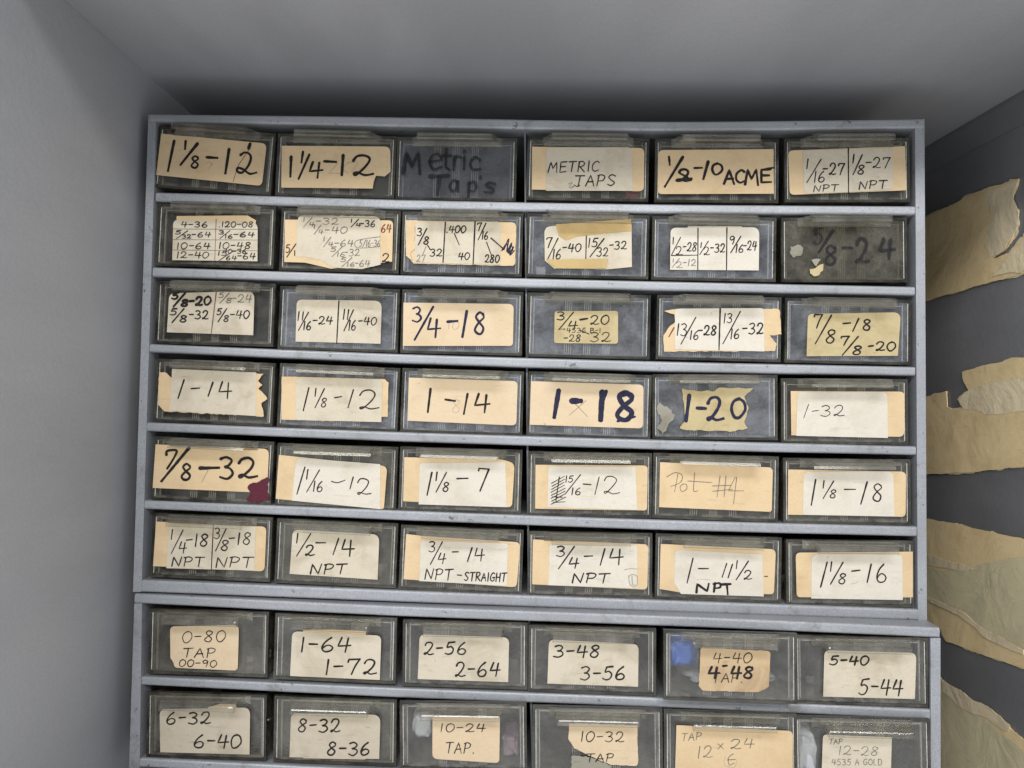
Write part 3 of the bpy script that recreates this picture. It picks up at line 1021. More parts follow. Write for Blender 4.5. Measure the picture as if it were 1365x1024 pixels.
drawer('A1', 'c', 'drawer with a crumpled label of faint sizes, 1/4-32 to 5/16-64', (736, 561, 1344, 577, 1338, 886, 726, 870), [
    P('T', (758, 618), (1305, 622, 24), (1300, 830), (990, 866), (860, 835), (755, 832)), ('ink', 'k', 5, glyph('5', 762, 745, 785, 785)), L(5, 815, 740, 768, 808), L(5, 808, 775, 808, 800), T('64', 1245, 642, 1295, 682, 6, 'r'), T('2', 1250, 790, 1286, 832, 6),
    P('C', (825, 598, 25), (1245, 602, 42), (1238, 700), (1242, 845), (1150, 868), (1010, 860), (930, 822), (880, 808), (815, 806), rough=2),
    F('1', '4', 848, 608, 908, 655, 4.5, 'p'), T('-32', 915, 612, 1030, 643, 5, 'p'), F('1', '4', 1088, 616, 1142, 656, 5), T('-36', 1140, 624, 1216, 655, 5), F('1', '4', 902, 645, 952, 692, 5, 'p'), T('-40', 960, 656, 1075, 688, 5, 'p'),
    F('1', '4', 950, 706, 1002, 756, 5, 'p'), T('-64', 1010, 722, 1105, 754, 5, 'p'), T('5/16-36', 1135, 722, 1240, 755, 4, 'p'), S(3.5, 1240, 705, 1130, 722, 1112, 745, 1135, 762, 1240, 755, ink='p'),
    F('5', '16', 990, 756, 1062, 806, 4.5, 'p'), T('-32', 1060, 768, 1136, 802, 4.5, 'p'), F('5', '16', 1040, 810, 1112, 856, 4.5, 'p'), T('-64', 1112, 824, 1188, 855, 4.5, 'p')])
drawer('A2', 'b', 'drawer labelled 3/8, .400 and 7/16 in ruled columns beside a scribble', (66, 584, 668, 594, 660, 900, 60, 886), [
    P('T', (80, 620), (638, 632, 26), (632, 852, 20), (120, 840), (105, 820), (80, 800), rough=1.5), S(4, 125, 655, 128, 690, 122, 725, ink='f'), S(4, 128, 765, 105, 790, 115, 825, ink='f'),
    S(6, 575, 770, 600, 715, 590, 780, 615, 735, 600, 790, 625, 755, 605, 798, 628, 775, ink='n'), S(6, 565, 775, 590, 740, 595, 785, 612, 745, 622, 780, ink='n'),
    P('C', (130, 630, 22), (545, 628), (560, 642), (558, 845), (124, 836)),
    L(7, 280, 632, 268, 834), L(7, 430, 630, 420, 842), F('3', '8', 138, 662, 198, 745, 7), T('27', 135, 797, 178, 832, 4, 'p'), T('32', 203, 768, 263, 804, 6), L(5, 190, 748, 204, 770), L(4, 182, 755, 165, 798, ink='p'),
    T('.400', 285, 650, 384, 685, 6), L(5, 325, 688, 350, 746), T('40', 346, 786, 403, 820, 6), F('7', '16', 440, 635, 496, 720, 6), L(5, 488, 733, 512, 798), T('280', 480, 797, 553, 835, 6), L(6, 510, 712, 575, 768)])
drawer('A2', 'b', 'drawer marked 7/16-40 and 15/32-32 under strips of amber tape', (692, 594, 1310, 606, 1302, 910, 690, 898), [
    P('C', (780, 680), (790, 655, 15), (840, 648), (1220, 640), (1222, 857), (1100, 869), (830, 866), (782, 825)), L(6, 992, 695, 988, 858), F('7', '16', 788, 710, 864, 820, 6), T('-40', 872, 740, 965, 780, 6), F('15', '32', 1000, 712, 1102, 806, 6), T('-32', 1108, 728, 1195, 768, 6),
    P('A', (838, 642), (1216, 615), (1221, 676), (1060, 690), (940, 705), (890, 723), (852, 700), rough=1.5, name='tape'), P('A', (790, 820), (1100, 817), (1090, 866), (840, 864), (812, 845), name='tape', rough=2)])
drawer('A3', 'b', 'drawer with white label ruled for 1/2-28, 1/2-32 and 9/16-24', (46, 605, 655, 612, 652, 928, 38, 915), [
    P('C', (215, 652), (490, 652), (490, 700), (215, 700)), P('W', (128, 660, 28), (576, 657, 38), (573, 875), (125, 872)), L(6, 266, 662, 265, 870), L(6, 412, 660, 410, 872),
    L(5, 142, 708, 140, 742), L(5, 178, 708, 132, 798), ('ink', 'k', 4.5, glyph('2', 154, 755, 186, 798)), T('-28', 190, 735, 260, 778, 5.5), L(4, 132, 800, 264, 798), L(4, 142, 816, 140, 834, ink='p'), L(4, 172, 815, 136, 860, ink='p'), ('ink', 'p', 3.8, glyph('2', 156, 832, 186, 862)), T('-12', 190, 820, 256, 852, 4.5, 'p'), L(5, 284, 735, 280, 760), L(5, 318, 728, 275, 795), ('ink', 'k', 4.5, glyph('2', 294, 758, 324, 797)), T('-32', 328, 742, 402, 784, 6), F('9', '16', 424, 702, 496, 786, 6), T('-24', 495, 728, 562, 774, 6)])
drawer('A3', 'y', 'grimy unlabelled drawer with glue residue and a faded 5/8-24 written on the plastic', (690, 606, 1328, 609, 1324, 934, 682, 935), [
    ('ink', 'd', 13, glyph('5', 850, 660, 900, 740)), L(15, 950, 672, 880, 780), ('ink', 'd', 15, glyph('8', 905, 750, 972, 845)), L(15, 1000, 760, 1045, 760, ink='d'), ('ink', 'd', 17, glyph('2', 1065, 715, 1130, 835)), ('ink', 'd', 17, glyph('4', 1185, 715, 1258, 812)),
    P('R', (735, 755), (770, 745), (798, 762), (785, 800), (750, 812), (728, 785), rough=7, name='tape_scrap'), P('R', (838, 822), (885, 818), (862, 856), rough=4, name='tape_scrap'), P('Y', (830, 868), (870, 854), (900, 842), (896, 876), (850, 905), (830, 890), rough=8, name='tape_scrap')])
drawer('A4', 'c', 'drawer whose divided label runs from bold 5/8-20 to 5/8-40', (108, 56, 711, 74, 704, 385, 99, 370), [
    P('C', (174, 118, 30), (605, 106, 45), (598, 330), (162, 315)), L(6, 412, 110, 386, 325, ink='l'), F('5', '8', 188, 115, 272, 185, 11), T('-20', 275, 138, 385, 180, 12, rise=-6), F('5', '8', 424, 115, 492, 168, 5, 'p'), T('-24', 490, 125, 592, 164, 5, 'p'),
    F('5', '8', 180, 195, 266, 266, 7), T('-32', 275, 206, 372, 248, 7), F('5', '8', 415, 195, 477, 262, 6), T('-40', 482, 206, 580, 246, 6)])
drawer('A4', 'b', 'clear drawer marked 11/16-24 and 11/16-40 on a cream label', (738, 90, 1334, 110, 1325, 406, 724, 390), [
    P('C', (818, 150, 28), (1248, 156, 40), (1241, 373), (812, 362)), L(7, 1031, 158, 1020, 370), F('11', '16', 820, 212, 892, 305, 6), T('-24', 900, 236, 998, 275, 6), F('11', '16', 1050, 200, 1118, 308, 6), T('-40', 1130, 240, 1222, 278, 6)])
drawer('A5', 'b', 'clear drawer with 3/4-18 in blue-black marker on a tan label', (66, 107, 668, 120, 660, 425, 57, 410), [
    P('P', (68, 165), (625, 172, 28), (621, 384, 18), (65, 384)), ('ink', 'n', 11, glyph('3', 112, 188, 162, 262)), L(12, 218, 187, 125, 352, ink='n'), ('ink', 'n', 11, glyph('4', 186, 245, 252, 340)), L(12, 290, 262, 340, 258, ink='n'), L(13, 388, 208, 366, 338, ink='n'),
    ('ink', 'n', 12, glyph('8', 424, 214, 482, 325)), T('10', 290, 262, 350, 300, 3, 'f')])
drawer('A5', 'b', 'dusty drawer with small yellowed label, 3/4-20 over printed 4535 B-1', (696, 120, 1317, 136, 1308, 444, 694, 430), [
    P('Y', (832, 208, 15), (1152, 207, 15), (1152, 373, 15), (828, 370, 15)), T('4535 B-1', 892, 294, 1065, 317, 3.5, sl=0), F('3', '4', 842, 212, 948, 302, 6), L(9, 960, 252, 996, 246), T('20', 1012, 230, 1108, 275, 6), L(6, 962, 306, 1005, 324), S(3, 862, 300, 885, 298, 878, 304),
    T('-28', 878, 328, 965, 362, 5), T('32', 1010, 316, 1115, 362, 5)])
drawer('A6', 'b', 'drawer marked 13/16-28 and 13/16-32 over a torn tan label', (62, 136, 689, 151, 684, 454, 52, 440), [
    P('T', (95, 207), (160, 196), (680, 196, 18), (688, 325), (660, 330), (630, 330), (645, 350), (664, 372), (655, 410), (95, 413), (92, 330), (120, 290), (152, 262), (148, 225), (115, 215), rough=2.5), L(6, 145, 292, 120, 337, ink='r'),
    P('W', (150, 196, 25), (598, 193, 18), (602, 412), (150, 402)), L(8, 378, 195, 372, 402), T('13', 158, 272, 212, 332, 6), L(6, 255, 240, 180, 375), T('16', 225, 308, 270, 352, 6), T('-28', 268, 282, 360, 330, 7), T('13', 395, 222, 440, 268, 6), L(6, 480, 210, 392, 373), T('16', 430, 300, 476, 348, 6), T('-32', 490, 270, 596, 324, 7)])
drawer('A6', 'b', 'clear drawer marked 7/8-18 and 7/8-20 on a plain yellowish label', (706, 146, 1344, 161, 1344, 470, 706, 462), [
    P('Y', (822, 222, 25), (1292, 214, 40), (1276, 434), (815, 436)), F('7', '8', 848, 226, 964, 372, 8), L(8, 1000, 271, 1036, 268), L(8, 1078, 246, 1048, 310), ('ink', 'k', 8, glyph('8', 1098, 250, 1142, 304)),
    F('7', '8', 985, 335, 1098, 430, 8), L(8, 1128, 386, 1152, 383), T('20', 1165, 364, 1265, 408, 8)])
drawer('A4', 'c', 'clear drawer with 1-14 thinly written on a cream label with a ragged right end', (106, 457, 711, 481, 700, 782, 92, 756), [
    P('T', (122, 515), (160, 520), (186, 545), (190, 500), (650, 525), (622, 560), (645, 582), (624, 600), (650, 625), (670, 652), (640, 672), (652, 740), (400, 728), (150, 715), (118, 680), rough=3), P('C', (190, 500), (614, 518), (612, 738), (176, 712)),
    L(8, 250, 556, 220, 648), L(7, 286, 600, 328, 597), L(8, 396, 568, 372, 637), ('ink', 'k', 8, glyph('4', 424, 566, 490, 650))])
drawer('A4', 'b', 'drawer with 1 1/8-12 written in thin ink on cream over tan', (736, 482, 1334, 511, 1325, 804, 722, 780), [
    P('T', (742, 538), (1265, 552), (1282, 570), (1280, 600), (1278, 742), (1255, 742), (1000, 765), (740, 756), rough=1.5), P('C', (816, 548, 28), (1252, 552, 32), (1246, 769), (810, 757)),
    L(8, 880, 596, 852, 710), F('1', '8', 905, 598, 972, 695, 6), L(6, 1010, 646, 1045, 640), L(7, 1105, 606, 1078, 695), ('ink', 'k', 7, glyph('2', 1130, 608, 1232, 705))])
drawer('A5', 'b', 'clear drawer with 1-14 in bold marker on one clean tan label', (66, 502, 671, 522, 664, 830, 57, 812), [
    P('P', (95, 544), (645, 562, 25), (638, 786, 25), (88, 762)), L(11, 205, 600, 191, 718), L(11, 280, 655, 328, 662), L(11, 392, 626, 373, 727), ('ink', 'k', 11, glyph('4', 425, 626, 503, 720)), ('ink', 'f', 3, glyph('8', 312, 655, 358, 722))])
drawer('A5', 'b', 'clear drawer marked 1-18 in very heavy marker with a pencilled cross between', (700, 520, 1320, 545, 1311, 845, 696, 830), [
    P('P', (712, 562), (1281, 580, 25), (1278, 801, 25), (705, 782)), L(24, 852, 610, 830, 742, ink='n'), L(28, 918, 662, 962, 662, ink='n'), L(30, 1072, 618, 1064, 755, ink='n'), L(16, 1092, 612, 1060, 715, ink='n'), ('ink', 'n', 25, glyph('8', 1138, 620, 1238, 762, jit=.03)), L(12, 1150, 764, 1236, 742, ink='n'), L(12, 1160, 640, 1220, 625, ink='n'),
    L(3, 925, 665, 998, 742, ink='p'), L(3, 990, 660, 905, 735, ink='p')])
drawer('A6', 'b', 'drawer marked 1-20 in thick marker on a ragged yellow scrap', (50, 536, 660, 541, 655, 850, 46, 845), [
    P('R', (72, 672), (112, 690), (150, 730), (142, 765), (112, 790), (88, 832), (58, 800), (85, 760), (60, 700), rough=9, name='tape_scrap'),
    P('Y', (185, 600), (260, 612), (350, 612), (372, 595), (545, 598), (500, 640), (522, 700), (500, 768), (518, 800), (440, 815), (200, 808), (172, 798), (202, 760), (190, 640), rough=3), L(19, 222, 634, 206, 762, ink='n'), L(17, 262, 698, 303, 700, ink='n'), ('ink', 'n', 17, glyph('2', 308, 645, 392, 760)), ('ink', 'n', 17, glyph('0', 430, 652, 508, 746))])
drawer('A6', 'c', 'clear drawer with small thin 1-32 on a large white label over tan', (690, 556, 1330, 562, 1325, 874, 686, 868), [
    P('T', (735, 612), (1310, 615, 26), (1308, 843, 28), (738, 835)), P('W', (768, 617, 28), (1222, 617, 28), (1225, 849), (762, 838)), L(4, 824, 680, 800, 748), L(4, 842, 714, 875, 710), T('32', 885, 685, 1005, 738, 4.5)])
drawer('B1', 'c', 'drawer with bold 7/8-32 on tan paper and a maroon dab', (92, 56, 705, 88, 695, 380, 82, 352), [
    P('T', (105, 85), (678, 108, 30), (668, 330), (90, 305)), S(14, 160, 138, 165, 118, 210, 116, 200, 150, 165, 206), L(16, 275, 102, 136, 270), ('ink', 'k', 12, glyph('8', 232, 185, 290, 264)), L(15, 328, 205, 425, 203), ('ink', 'k', 13, glyph('3', 426, 148, 502, 258)), ('ink', 'k', 14, glyph('2', 518, 155, 618, 254)), L(3, 320, 210, 372, 214, 338, 276, ink='p'),
    P('M', (572, 308), (600, 280), (640, 262), (668, 250), (676, 300), (674, 370), (610, 372), (565, 365), (582, 335), rough=11, name='paint_dab')])
drawer('B1', 'g', 'grimy clear drawer with 1 1/16-12 on a sagging white label over tan', (720, 92, 1329, 112, 1318, 411, 709, 386), [
    P('T', (728, 138), (1275, 195, 30), (1258, 413, 15), (712, 360)), P('W', (815, 152, 40), (1240, 185), (1240, 412), (795, 369)), L(7, 860, 200, 820, 335), F('1', '16', 860, 212, 952, 325, 6), S(5, 995, 272, 1025, 278, 1062, 266), L(6, 1104, 250, 1088, 308), ('ink', 'k', 6, glyph('2', 1120, 258, 1194, 338))])
drawer('B2', 'c', 'clear drawer with 1 1/8-7 on a white label over tan', (56, 102, 660, 122, 655, 432, 52, 414), [
    P('T', (72, 150), (570, 162, 15), (625, 180, 20), (628, 210), (616, 403, 22), (66, 372)), P('W', (150, 180, 18), (582, 175), (590, 402), (145, 388)), L(8, 212, 226, 188, 340), F('1', '8', 226, 225, 300, 325, 7), L(7, 338, 258, 394, 256), ('ink', 'k', 8, [(True, [(448, 218), (450, 206), (500, 210)]), (True, [(500, 210), (455, 320)])])])
drawer('B2', 'c', 'clear drawer with 15/16-12 beside a scribbled-out figure on white over tan', (692, 126, 1329, 140, 1324, 450, 692, 440), [
    P('T', (735, 188), (1302, 192, 22), (1298, 419, 18), (733, 410)), P('W', (800, 195, 18), (1240, 200), (1248, 416), (795, 402)), L(6, 855, 250, 838, 370), *[L(4, 812 + 6 * random.random(), 282 + i * 15, 888 - 12 * random.random(), 246 + i * 15) for i in range(8)], L(4, 825, 378, 885, 375), L(4, 820, 350, 870, 352),
    T('15', 885, 244, 926, 276, 5), L(5, 962, 238, 885, 335), T('16', 915, 305, 965, 340, 5), L(5, 975, 285, 1015, 288), L(5, 1056, 250, 1035, 338), ('ink', 'k', 5, glyph('2', 1075, 246, 1158, 335))])
drawer('B3', 'c', 'clear drawer with a faint pencilled Pot #4 on a plain tan label', (50, 132, 667, 155, 660, 470, 46, 453), [
    P('T', (75, 175), (645, 202, 25), (639, 426, 15), (70, 402)), S(4, 165, 235, 148, 325, ink='p'), S(4, 108, 250, 150, 228, 185, 240, 180, 275, 130, 298, ink='p'), S(4, 192, 285, 176, 300, 184, 322, 208, 312, 208, 288, 190, 286, ink='p'), S(4, 250, 228, 244, 310, 252, 324, 266, 318, ink='p'), L(4, 215, 270, 335, 278, ink='p'),
    L(4, 378, 245, 362, 352, ink='p'), L(4, 408, 245, 398, 350, ink='p'), L(4, 340, 295, 430, 292, ink='p'), L(4, 340, 322, 440, 312, ink='p'), L(4, 455, 250, 420, 320, 498, 320, ink='p'), L(4, 462, 250, 446, 385, ink='p')])
drawer('B3', 'c', 'clear drawer with 1 1/8-18 on a white label over tan', (700, 166, 1344, 176, 1339, 480, 696, 472), [
    P('T', (722, 212), (1318, 223, 28), (1315, 451, 22), (720, 440)), P('W', (800, 224, 28), (1252, 221, 32), (1258, 449), (795, 440)), L(8, 860, 263, 838, 391), F('1', '8', 890, 268, 966, 358, 6), L(6, 1005, 312, 1060, 312), L(8, 1120, 274, 1088, 385), ('ink', 'k', 7, glyph('8', 1145, 284, 1200, 372))])
drawer('B1', 'c', 'clear drawer marked 1/4-18 NPT and 3/8-18 NPT on split label', (82, 437, 700, 466, 689, 770, 76, 748), [
    P('T', (108, 475), (665, 501, 25), (655, 727, 26), (92, 700)), P('C', (176, 486, 25), (612, 500), (605, 722), (160, 710)), L(5, 398, 490, 388, 714), F('1', '4', 178, 515, 262, 634, 6), T('-18', 260, 538, 374, 600, 7), T('NPT', 190, 654, 352, 700, 6), F('3', '8', 402, 508, 478, 622, 6), T('-18', 475, 530, 590, 590, 6), T('NPT', 412, 654, 600, 705, 6)])
drawer('B1', 'g', 'clear drawer with 1/2-14 NPT on one cream label, bright tools behind the plastic', (716, 467, 1334, 492, 1320, 806, 702, 776), [
    P('C', (798, 515, 32), (1236, 540, 40), (1226, 769), (782, 739)), F('1', '2', 808, 535, 908, 648, 7), L(7, 915, 582, 963, 582), L(7, 1030, 560, 1002, 641), ('ink', 'k', 8, glyph('4', 1042, 566, 1108, 650)), T('NPT', 888, 690, 1072, 738, 7)])
drawer('B2', 'c', 'clear drawer marked 3/4-14 NPT-STRAIGHT in thin ink', (56, 497, 671, 526, 664, 840, 47, 814), [
    P('T', (82, 538), (170, 548), (658, 580, 26), (640, 807, 25), (68, 766)), P('W', (155, 571, 25), (595, 586), (590, 799), (148, 775)), F('3', '4', 196, 575, 282, 690, 6), L(6, 315, 628, 345, 627), L(7, 415, 606, 392, 675), ('ink', 'k', 6, glyph('4', 426, 610, 476, 672)), T('NPT', 178, 713, 318, 766, 6, rise=4), L(5, 340, 744, 362, 746), T('STRAIGHT', 376, 730, 588, 772, 6, rise=6)])
drawer('B2', 'c', 'drawer with 3/4-14 NPT on a white label stained at lower right', (697, 532, 1325, 546, 1320, 855, 698, 845), [
    P('T', (722, 565), (820, 570), (1305, 590, 24), (1300, 819, 24), (718, 792)), P('W', (806, 590, 18), (1248, 594, 10), (1250, 812), (800, 796)), F('3', '4', 840, 598, 954, 712, 7), L(7, 982, 650, 1022, 648), L(7, 1085, 612, 1062, 694), ('ink', 'k', 7, glyph('4', 1105, 612, 1178, 690)), T('NPT', 922, 736, 1110, 784, 7),
    S(5, 1205, 750, 1212, 790, 1235, 805, 1248, 790, 1246, 750, 1222, 742, 1205, 752, ink='f'), S(5, 1185, 718, 1215, 712, 1250, 715, ink='f'), S(6, 1222, 750, 1225, 790, 1238, 795, ink='f')])
drawer('B3', 'c', 'drawer with thin 1-11 1/2 and thick NPT on a white label', (62, 547, 689, 571, 680, 875, 47, 856), [
    P('T', (78, 588), (660, 615, 28), (650, 842, 18), (190, 835), (72, 815)), L(5, 602, 752, 618, 752, ink='r'), P('W', (150, 617, 28), (592, 640, 18), (598, 853), (180, 840), (145, 780)), L(7, 241, 660, 211, 784), L(6, 268, 712, 318, 712), L(6, 411, 686, 388, 755), L(6, 440, 690, 418, 758), F('1', '2', 450, 672, 538, 768, 6),
    L(12, 258, 832, 262, 790, 312, 826, 320, 790), S(12, 346, 828, 352, 785), S(12, 345, 790, 375, 786, 378, 806, 350, 812), L(12, 385, 792, 430, 790), L(12, 412, 794, 416, 840), S(2.5, 262, 768, 300, 766, 330, 770, ink='f')])
drawer('B3', 'c', 'clear drawer with 1 1/8-16 on a white label over tan', (716, 576, 1356, 584, 1352, 898, 716, 890), [
    P('T', (760, 632, 25), (1352, 627), (1352, 858), (765, 857, 20)), P('W', (840, 640, 30), (1298, 638, 30), (1300, 871), (838, 863)), L(8, 918, 680, 885, 805), F('1', '8', 926, 678, 1016, 790, 7), L(7, 1042, 725, 1083, 720), L(8, 1140, 690, 1120, 780), ('ink', 'k', 7, glyph('6', 1163, 690, 1220, 782)), S(3, 1040, 790, 1060, 785, 1075, 776, ink='f')])
drawer('D', 'g', 'clear drawer with a rounded tan label reading 0-80 TAP and 00-90', (62, 161, 689, 181, 680, 498, 57, 479), [
    P('P', (178, 246, 25), (526, 240, 28), (520, 470, 22), (200, 455, 18), (196, 430), (180, 405)), T('0-80', 240, 272, 460, 328, 5, rise=-6), T('TAP', 245, 356, 410, 402, 5), T('00-90', 224, 414, 415, 448, 5, rise=4)])
drawer('D', 'k', 'clear drawer marked 1-64 and 1-72 on a yellowish white label', (706, 186, 1329, 216, 1318, 527, 697, 506), [
    P('T', (850, 264), (1000, 262), (1168, 270), (1165, 320), (850, 310)), P('C', (796, 270, 32), (1246, 292, 30), (1238, 516), (785, 496)), T('1-64', 835, 302, 1090, 374, 9), T('1-72', 960, 412, 1222, 486, 9)])
drawer('E', 'k', 'clear drawer marked 2-56 and 2-64 on a cream label', (66, 227, 699, 242, 690, 552, 62, 532), [
    P('C', (150, 286, 30), (602, 302, 32), (597, 528), (140, 512)), T('2-56', 172, 326, 388, 388, 8), T('2-64', 330, 428, 555, 498, 8)])
drawer('E', 'k', 'clear drawer marked 3-48 and 3-56 on a cream label', (706, 252, 1344, 272, 1335, 584, 701, 563), [
    P('C', (803, 312, 30), (1256, 336, 32), (1253, 551), (795, 535)), T('3-48', 826, 342, 1062, 402, 8), T('3-56', 962, 450, 1190, 516, 8)])
drawer('F', 'k', 'pulled-out drawer with a stained brown label reading 4-40 and heavy 4-48', (116, 280, 752, 300, 742, 622, 112, 602), [
    P('B', (280, 352, 15), (634, 371, 20), (625, 550), (612, 560), (570, 579), (290, 571, 10), (270, 545), rough=2), T('4-40', 342, 380, 540, 430, 5), T('TAP.', 340, 482, 495, 528, 4.5), T('4', 318, 450, 372, 506, 12), L(10, 392, 446, 412, 444), T('48', 432, 450, 548, 508, 12)], k=0.006)
drawer('F', 'k', 'clear drawer marked 5-40 and 5-44 on a cream label', (778, 306, 1415, 327, 1406, 632, 774, 622), [
    P('C', (905, 366, 30), (1370, 380, 34), (1362, 613), (899, 601)), T('5-40', 932, 396, 1130, 440, 9), T('5-44', 1080, 512, 1300, 590, 8, rise=4)])
drawer('D', 'g', 'clear drawer marked 6-32 and 6-40 on a greyish label, lower left corner', (42, 586, 688, 602, 674, 918, 42, 900), [
    P('P', (370, 655), (430, 638), (510, 640), (525, 690), (370, 690)), P('G', (126, 664, 32), (584, 655, 38), (580, 893), (130, 881)), T('6-32', 160, 680, 385, 738, 8, rise=-3), T('6-40', 300, 792, 540, 858, 8)])
drawer('D', 'g', 'clear drawer marked 8-32 and 8-36 on a greyish cream label', (701, 607, 1329, 626, 1318, 946, 697, 922), [
    P('P', (850, 880), (1165, 885), (1165, 918), (850, 912)), P('G', (790, 684, 30), (1242, 692, 42), (1235, 915), (782, 906)), T('8-32', 825, 714, 1038, 778, 8), T('8-36', 972, 830, 1190, 895, 8)])
drawer('E', 'k', 'clear drawer with a tan label reading 10-24 TAP. and pale bags inside', (58, 640, 690, 648, 684, 968, 50, 955), [
    P('P', (215, 700), (556, 704), (552, 937, 22), (214, 915, 28)), T('10-24', 252, 738, 482, 778, 5), T('TAP.', 282, 832, 430, 885, 5, rise=3)], k=.003)
drawer('E', 'k', 'clear drawer with a tan 10-32 TAP label torn at lower left', (737, 664, 1365, 682, 1358, 996, 736, 980), [
    P('R', (915, 905), (990, 900), (1120, 950), (1100, 1000), (960, 1000), (920, 970), rough=6, name='tape_scrap'), P('P', (905, 735), (1251, 745), (1252, 951, 18), (1120, 945), (1060, 922), (990, 890), (930, 862), (900, 812), rough=2.5), T('10-32', 962, 776, 1182, 826, 5, rise=4), T('TAP', 992, 888, 1132, 928, 5)], k=.003)
drawer('F', 'k', 'clear drawer with TAP 12 x 24 pencilled on a tall tan label', (106, 690, 764, 712, 754, 1022, 102, 1002), [
    P('T', (158, 745), (746, 775, 25), (745, 1012), (150, 1006)), T('TAP', 184, 786, 285, 824, 4, 'p', rise=-6), T('12', 262, 852, 340, 910, 5, 'p', rise=-8), ('ink', 'p', 4, glyph('x', 364, 836, 398, 866)), T('24', 430, 816, 550, 864, 5, 'p', rise=-4), S(4, 445, 890, 420, 910, 425, 945, 450, 935, ink='p'), L(4, 415, 920, 455, 918, ink='p'), S(2.5, 405, 905, 400, 945, 450, 958, 462, 920, ink='f')], k=.003)
drawer('F', 'k', 'clear drawer with TAP 12-28 and printed 4535 A GOLD on a small cream label', (779, 722, 1425, 742, 1415, 1050, 776, 1034), [
    P('C', (898, 792, 20), (1246, 806), (1240, 1025), (890, 1012)), T('TAP', 930, 814, 996, 840, 4, 'p'), T('12-28', 975, 850, 1180, 894, 4, 'p', rise=6), T('4535 A GOLD', 942, 916, 1196, 946, 3.5, 'p', sl=0)], k=.003)

# ------------------------------------------------------------------ contents that show through the plastic
M_STEEL = m_simple('tool_steel', (0.36, 0.36, 0.37), 0.25, 1.0)
M_BLUE = m_simple('blue_plastic', (0.02, 0.13, 0.62), 0.4)
M_RED = m_simple('red_plastic', (0.42, 0.06, 0.03), 0.4)
M_BAG = m_simple('milky_bag', (0.50, 0.54, 0.62), 0.25)
M_PURP = m_simple('purple_sleeve', (0.26, 0.19, 0.27), 0.4)


def find(txt):
    for d in DRAWERS:
        if txt in d[0]['label']:
            return d[0]


def in_drawer(d, x, y, z, rz=0.0, ry=0.0):
    d_m = Matrix.Translation(d.location) @ d.rotation_euler.to_matrix().to_4x4()
    return d_m @ Matrix.Translation((x, y, z)) @ Matrix.Rotation(rz, 4, 'Z') @ Matrix.Rotation(ry, 4, 'Y')


def lathe(bm, prof, seg=16, star=0.0):
    rows = []
    for (y, r) in prof:
        rows.append([bm.verts.new(((r * (1 - star * (i % 4 == 0) * (r > .0031))) * math.cos(2 * math.pi * i / seg), y, r * (1 - star * (i % 4 == 0) * (r > .0031)) * math.sin(2 * math.pi * i / seg))) for i in range(seg)])
    for a, b in zip(rows, rows[1:]):
        for i in range(seg):
            bm.faces.new((a[i], a[(i + 1) % seg], b[(i + 1) % seg], b[i]))
    bm.faces.new(rows[0])
    bm.faces.new(rows[-1][::-1])


def tap(d, x, y, z, rz, label, s=1.0):
    t = thing('thread_tap', label, 'tap', group='steel taps lying in drawers')
    t.matrix_world = in_drawer(d, x, y, z, rz)
    bm = bmesh.new()
    box(bm, -.0028 * s, .0028 * s, 0, .011 * s, -.0028 * s, .0028 * s)
    link('square_end', bm, M_STEEL, t)
    bm = bmesh.new()
    lathe(bm, [(.0112 * s, .0041 * s), (.040 * s, .0041 * s)])
    link('shank', bm, M_STEEL, t, True)
    bm = bmesh.new()
    pr = []
    for i in range(26):
        pr += [(.0402 * s + i * .0013 * s, .0046 * s), (.0402 * s + i * .0013 * s + .00065 * s, .0041 * s)]
    lathe(bm, pr, 16, .25)
    link('thread', bm, M_STEEL, t)


d = find('1/2-14 NPT')
tap(d, .020, .008, .0062, .5, 'bright steel tap lying right inside the 1/2-14 NPT drawer', 1.1)
tap(d, .012, .024, .0062, -.35, 'steel tap lying mid inside the 1/2-14 NPT drawer', 1.1)
tap(d, -.018, .016, .0062, .2, 'steel tap at the left inside the 1/2-14 NPT drawer', 1.1)


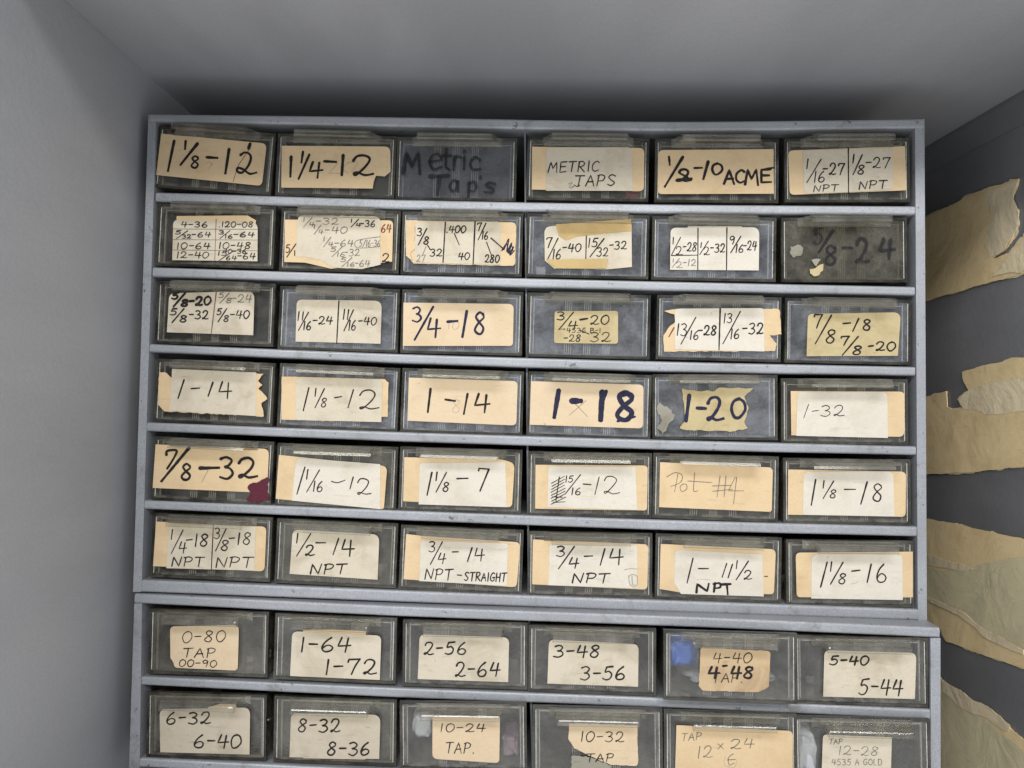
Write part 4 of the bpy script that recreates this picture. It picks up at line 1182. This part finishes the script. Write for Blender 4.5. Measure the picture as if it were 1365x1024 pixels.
for txt, nm, xs in (('stained at lower right', 'stained 3/4-14 NPT', (-.017, .015)), ('1 1/8-16', '1 1/8-16', (-.02, .0)), ('3-48 and', '3-48', (-.019, .0205)), ('1-64 and', '1-64', (-.0205, .021)),
                    ('6-32 and', '6-32', (.022, .012)), ('8-32 and', '8-32', (-.021, .021)), ('5-40 and', '5-40', (-.016, -.021)), ('2-56 and', '2-56', (.021, -.0215)), ('0-80', '0-80', (.015, .021)),
                    ('NPT-STRAIGHT', 'NPT-STRAIGHT', (-.02, .019)), ('1 1/8-7', '1 1/8-7', (.02, -.012)), ('11/16-24', '11/16-24', (-.02, .022)), ('15/32-32', '15/32-32', (-.0215, .02))):
    for q, x in enumerate(xs):
        s_ = random.uniform(.5, .9)
        tap(find(txt), x, random.uniform(.008, .03), .0015 + .0046 * s_, random.uniform(-.5, .5), 'steel tap lying %s inside the %s drawer' % ('left' if x == min(xs) else 'right', nm), s_)


def lump(name, d, x, y, z, sx, sy, sz, m, label, cat, seed, rz=0.0):
    bm = bmesh.new()
    bmesh.ops.create_icosphere(bm, subdivisions=4, radius=1)
    for v in bm.verts:
        c = v.co.copy()
        q = Vector([math.copysign(abs(a) ** .55, a) for a in c])
        n = 1 + .22 * mnoise.noise(c * 2.2 + Vector((seed, 0, 0))) + .08 * mnoise.noise(c * 7 + Vector((seed, 3, 0)))
        v.co = Vector((q.x * sx * n, q.y * sy * n, q.z * sz * n))
    o = link(name, bm, m, None, True)
    o.matrix_world = in_drawer(d, x, y, z, rz)
    return tag(o, label, cat)


lump('plastic_sleeve', find('heavy 4-48'), -.0185, .016, .0175, .0062, .010, .0062, M_BLUE, 'blue plastic sleeve behind the front of the pulled-out drawer', 'sleeve', 1)
lump('plastic_sleeve', find('heavy 4-48'), .004, .03, .0050, .020, .020, .0028, M_BAG, 'milky plastic bag on the floor of the pulled-out drawer', 'bag', 5)
lump('plastic_sleeve', find('METRIC TAPS in neat'), .022, .012, .0046, .005, .008, .0026, M_RED, 'red plastic piece at lower right inside the METRIC TAPS drawer', 'sleeve', 2)
lump('plastic_bag', find('10-24 TAP'), -.0195, .014, .0165, .0052, .010, .0055, M_BAG, 'milky plastic bag seen at the left inside the 10-24 drawer', 'bag', 3)
lump('plastic_sleeve', find('10-24 TAP'), .0205, .014, .0080, .0040, .009, .0050, M_PURP, 'dull purple sleeve seen at the right inside the 10-24 drawer', 'sleeve', 4)
lump('plastic_bag', find('4535 A GOLD'), -.022, .012, .012, .0042, .010, .0095, M_BAG, 'clear crumpled bag inside the drawer with the printed gold label', 'bag', 7)

if __name__ == '__main__':
    ws = sorted(d[1] for d in DRAWERS)
    hs = sorted(d[2] for d in DRAWERS)
    print('drawers', len(DRAWERS), 'w', ws[0], ws[len(ws) // 2], ws[-1], 'h', hs[0], hs[len(hs) // 2], hs[-1])
    print('XR', XR, 'P0', P0[:])
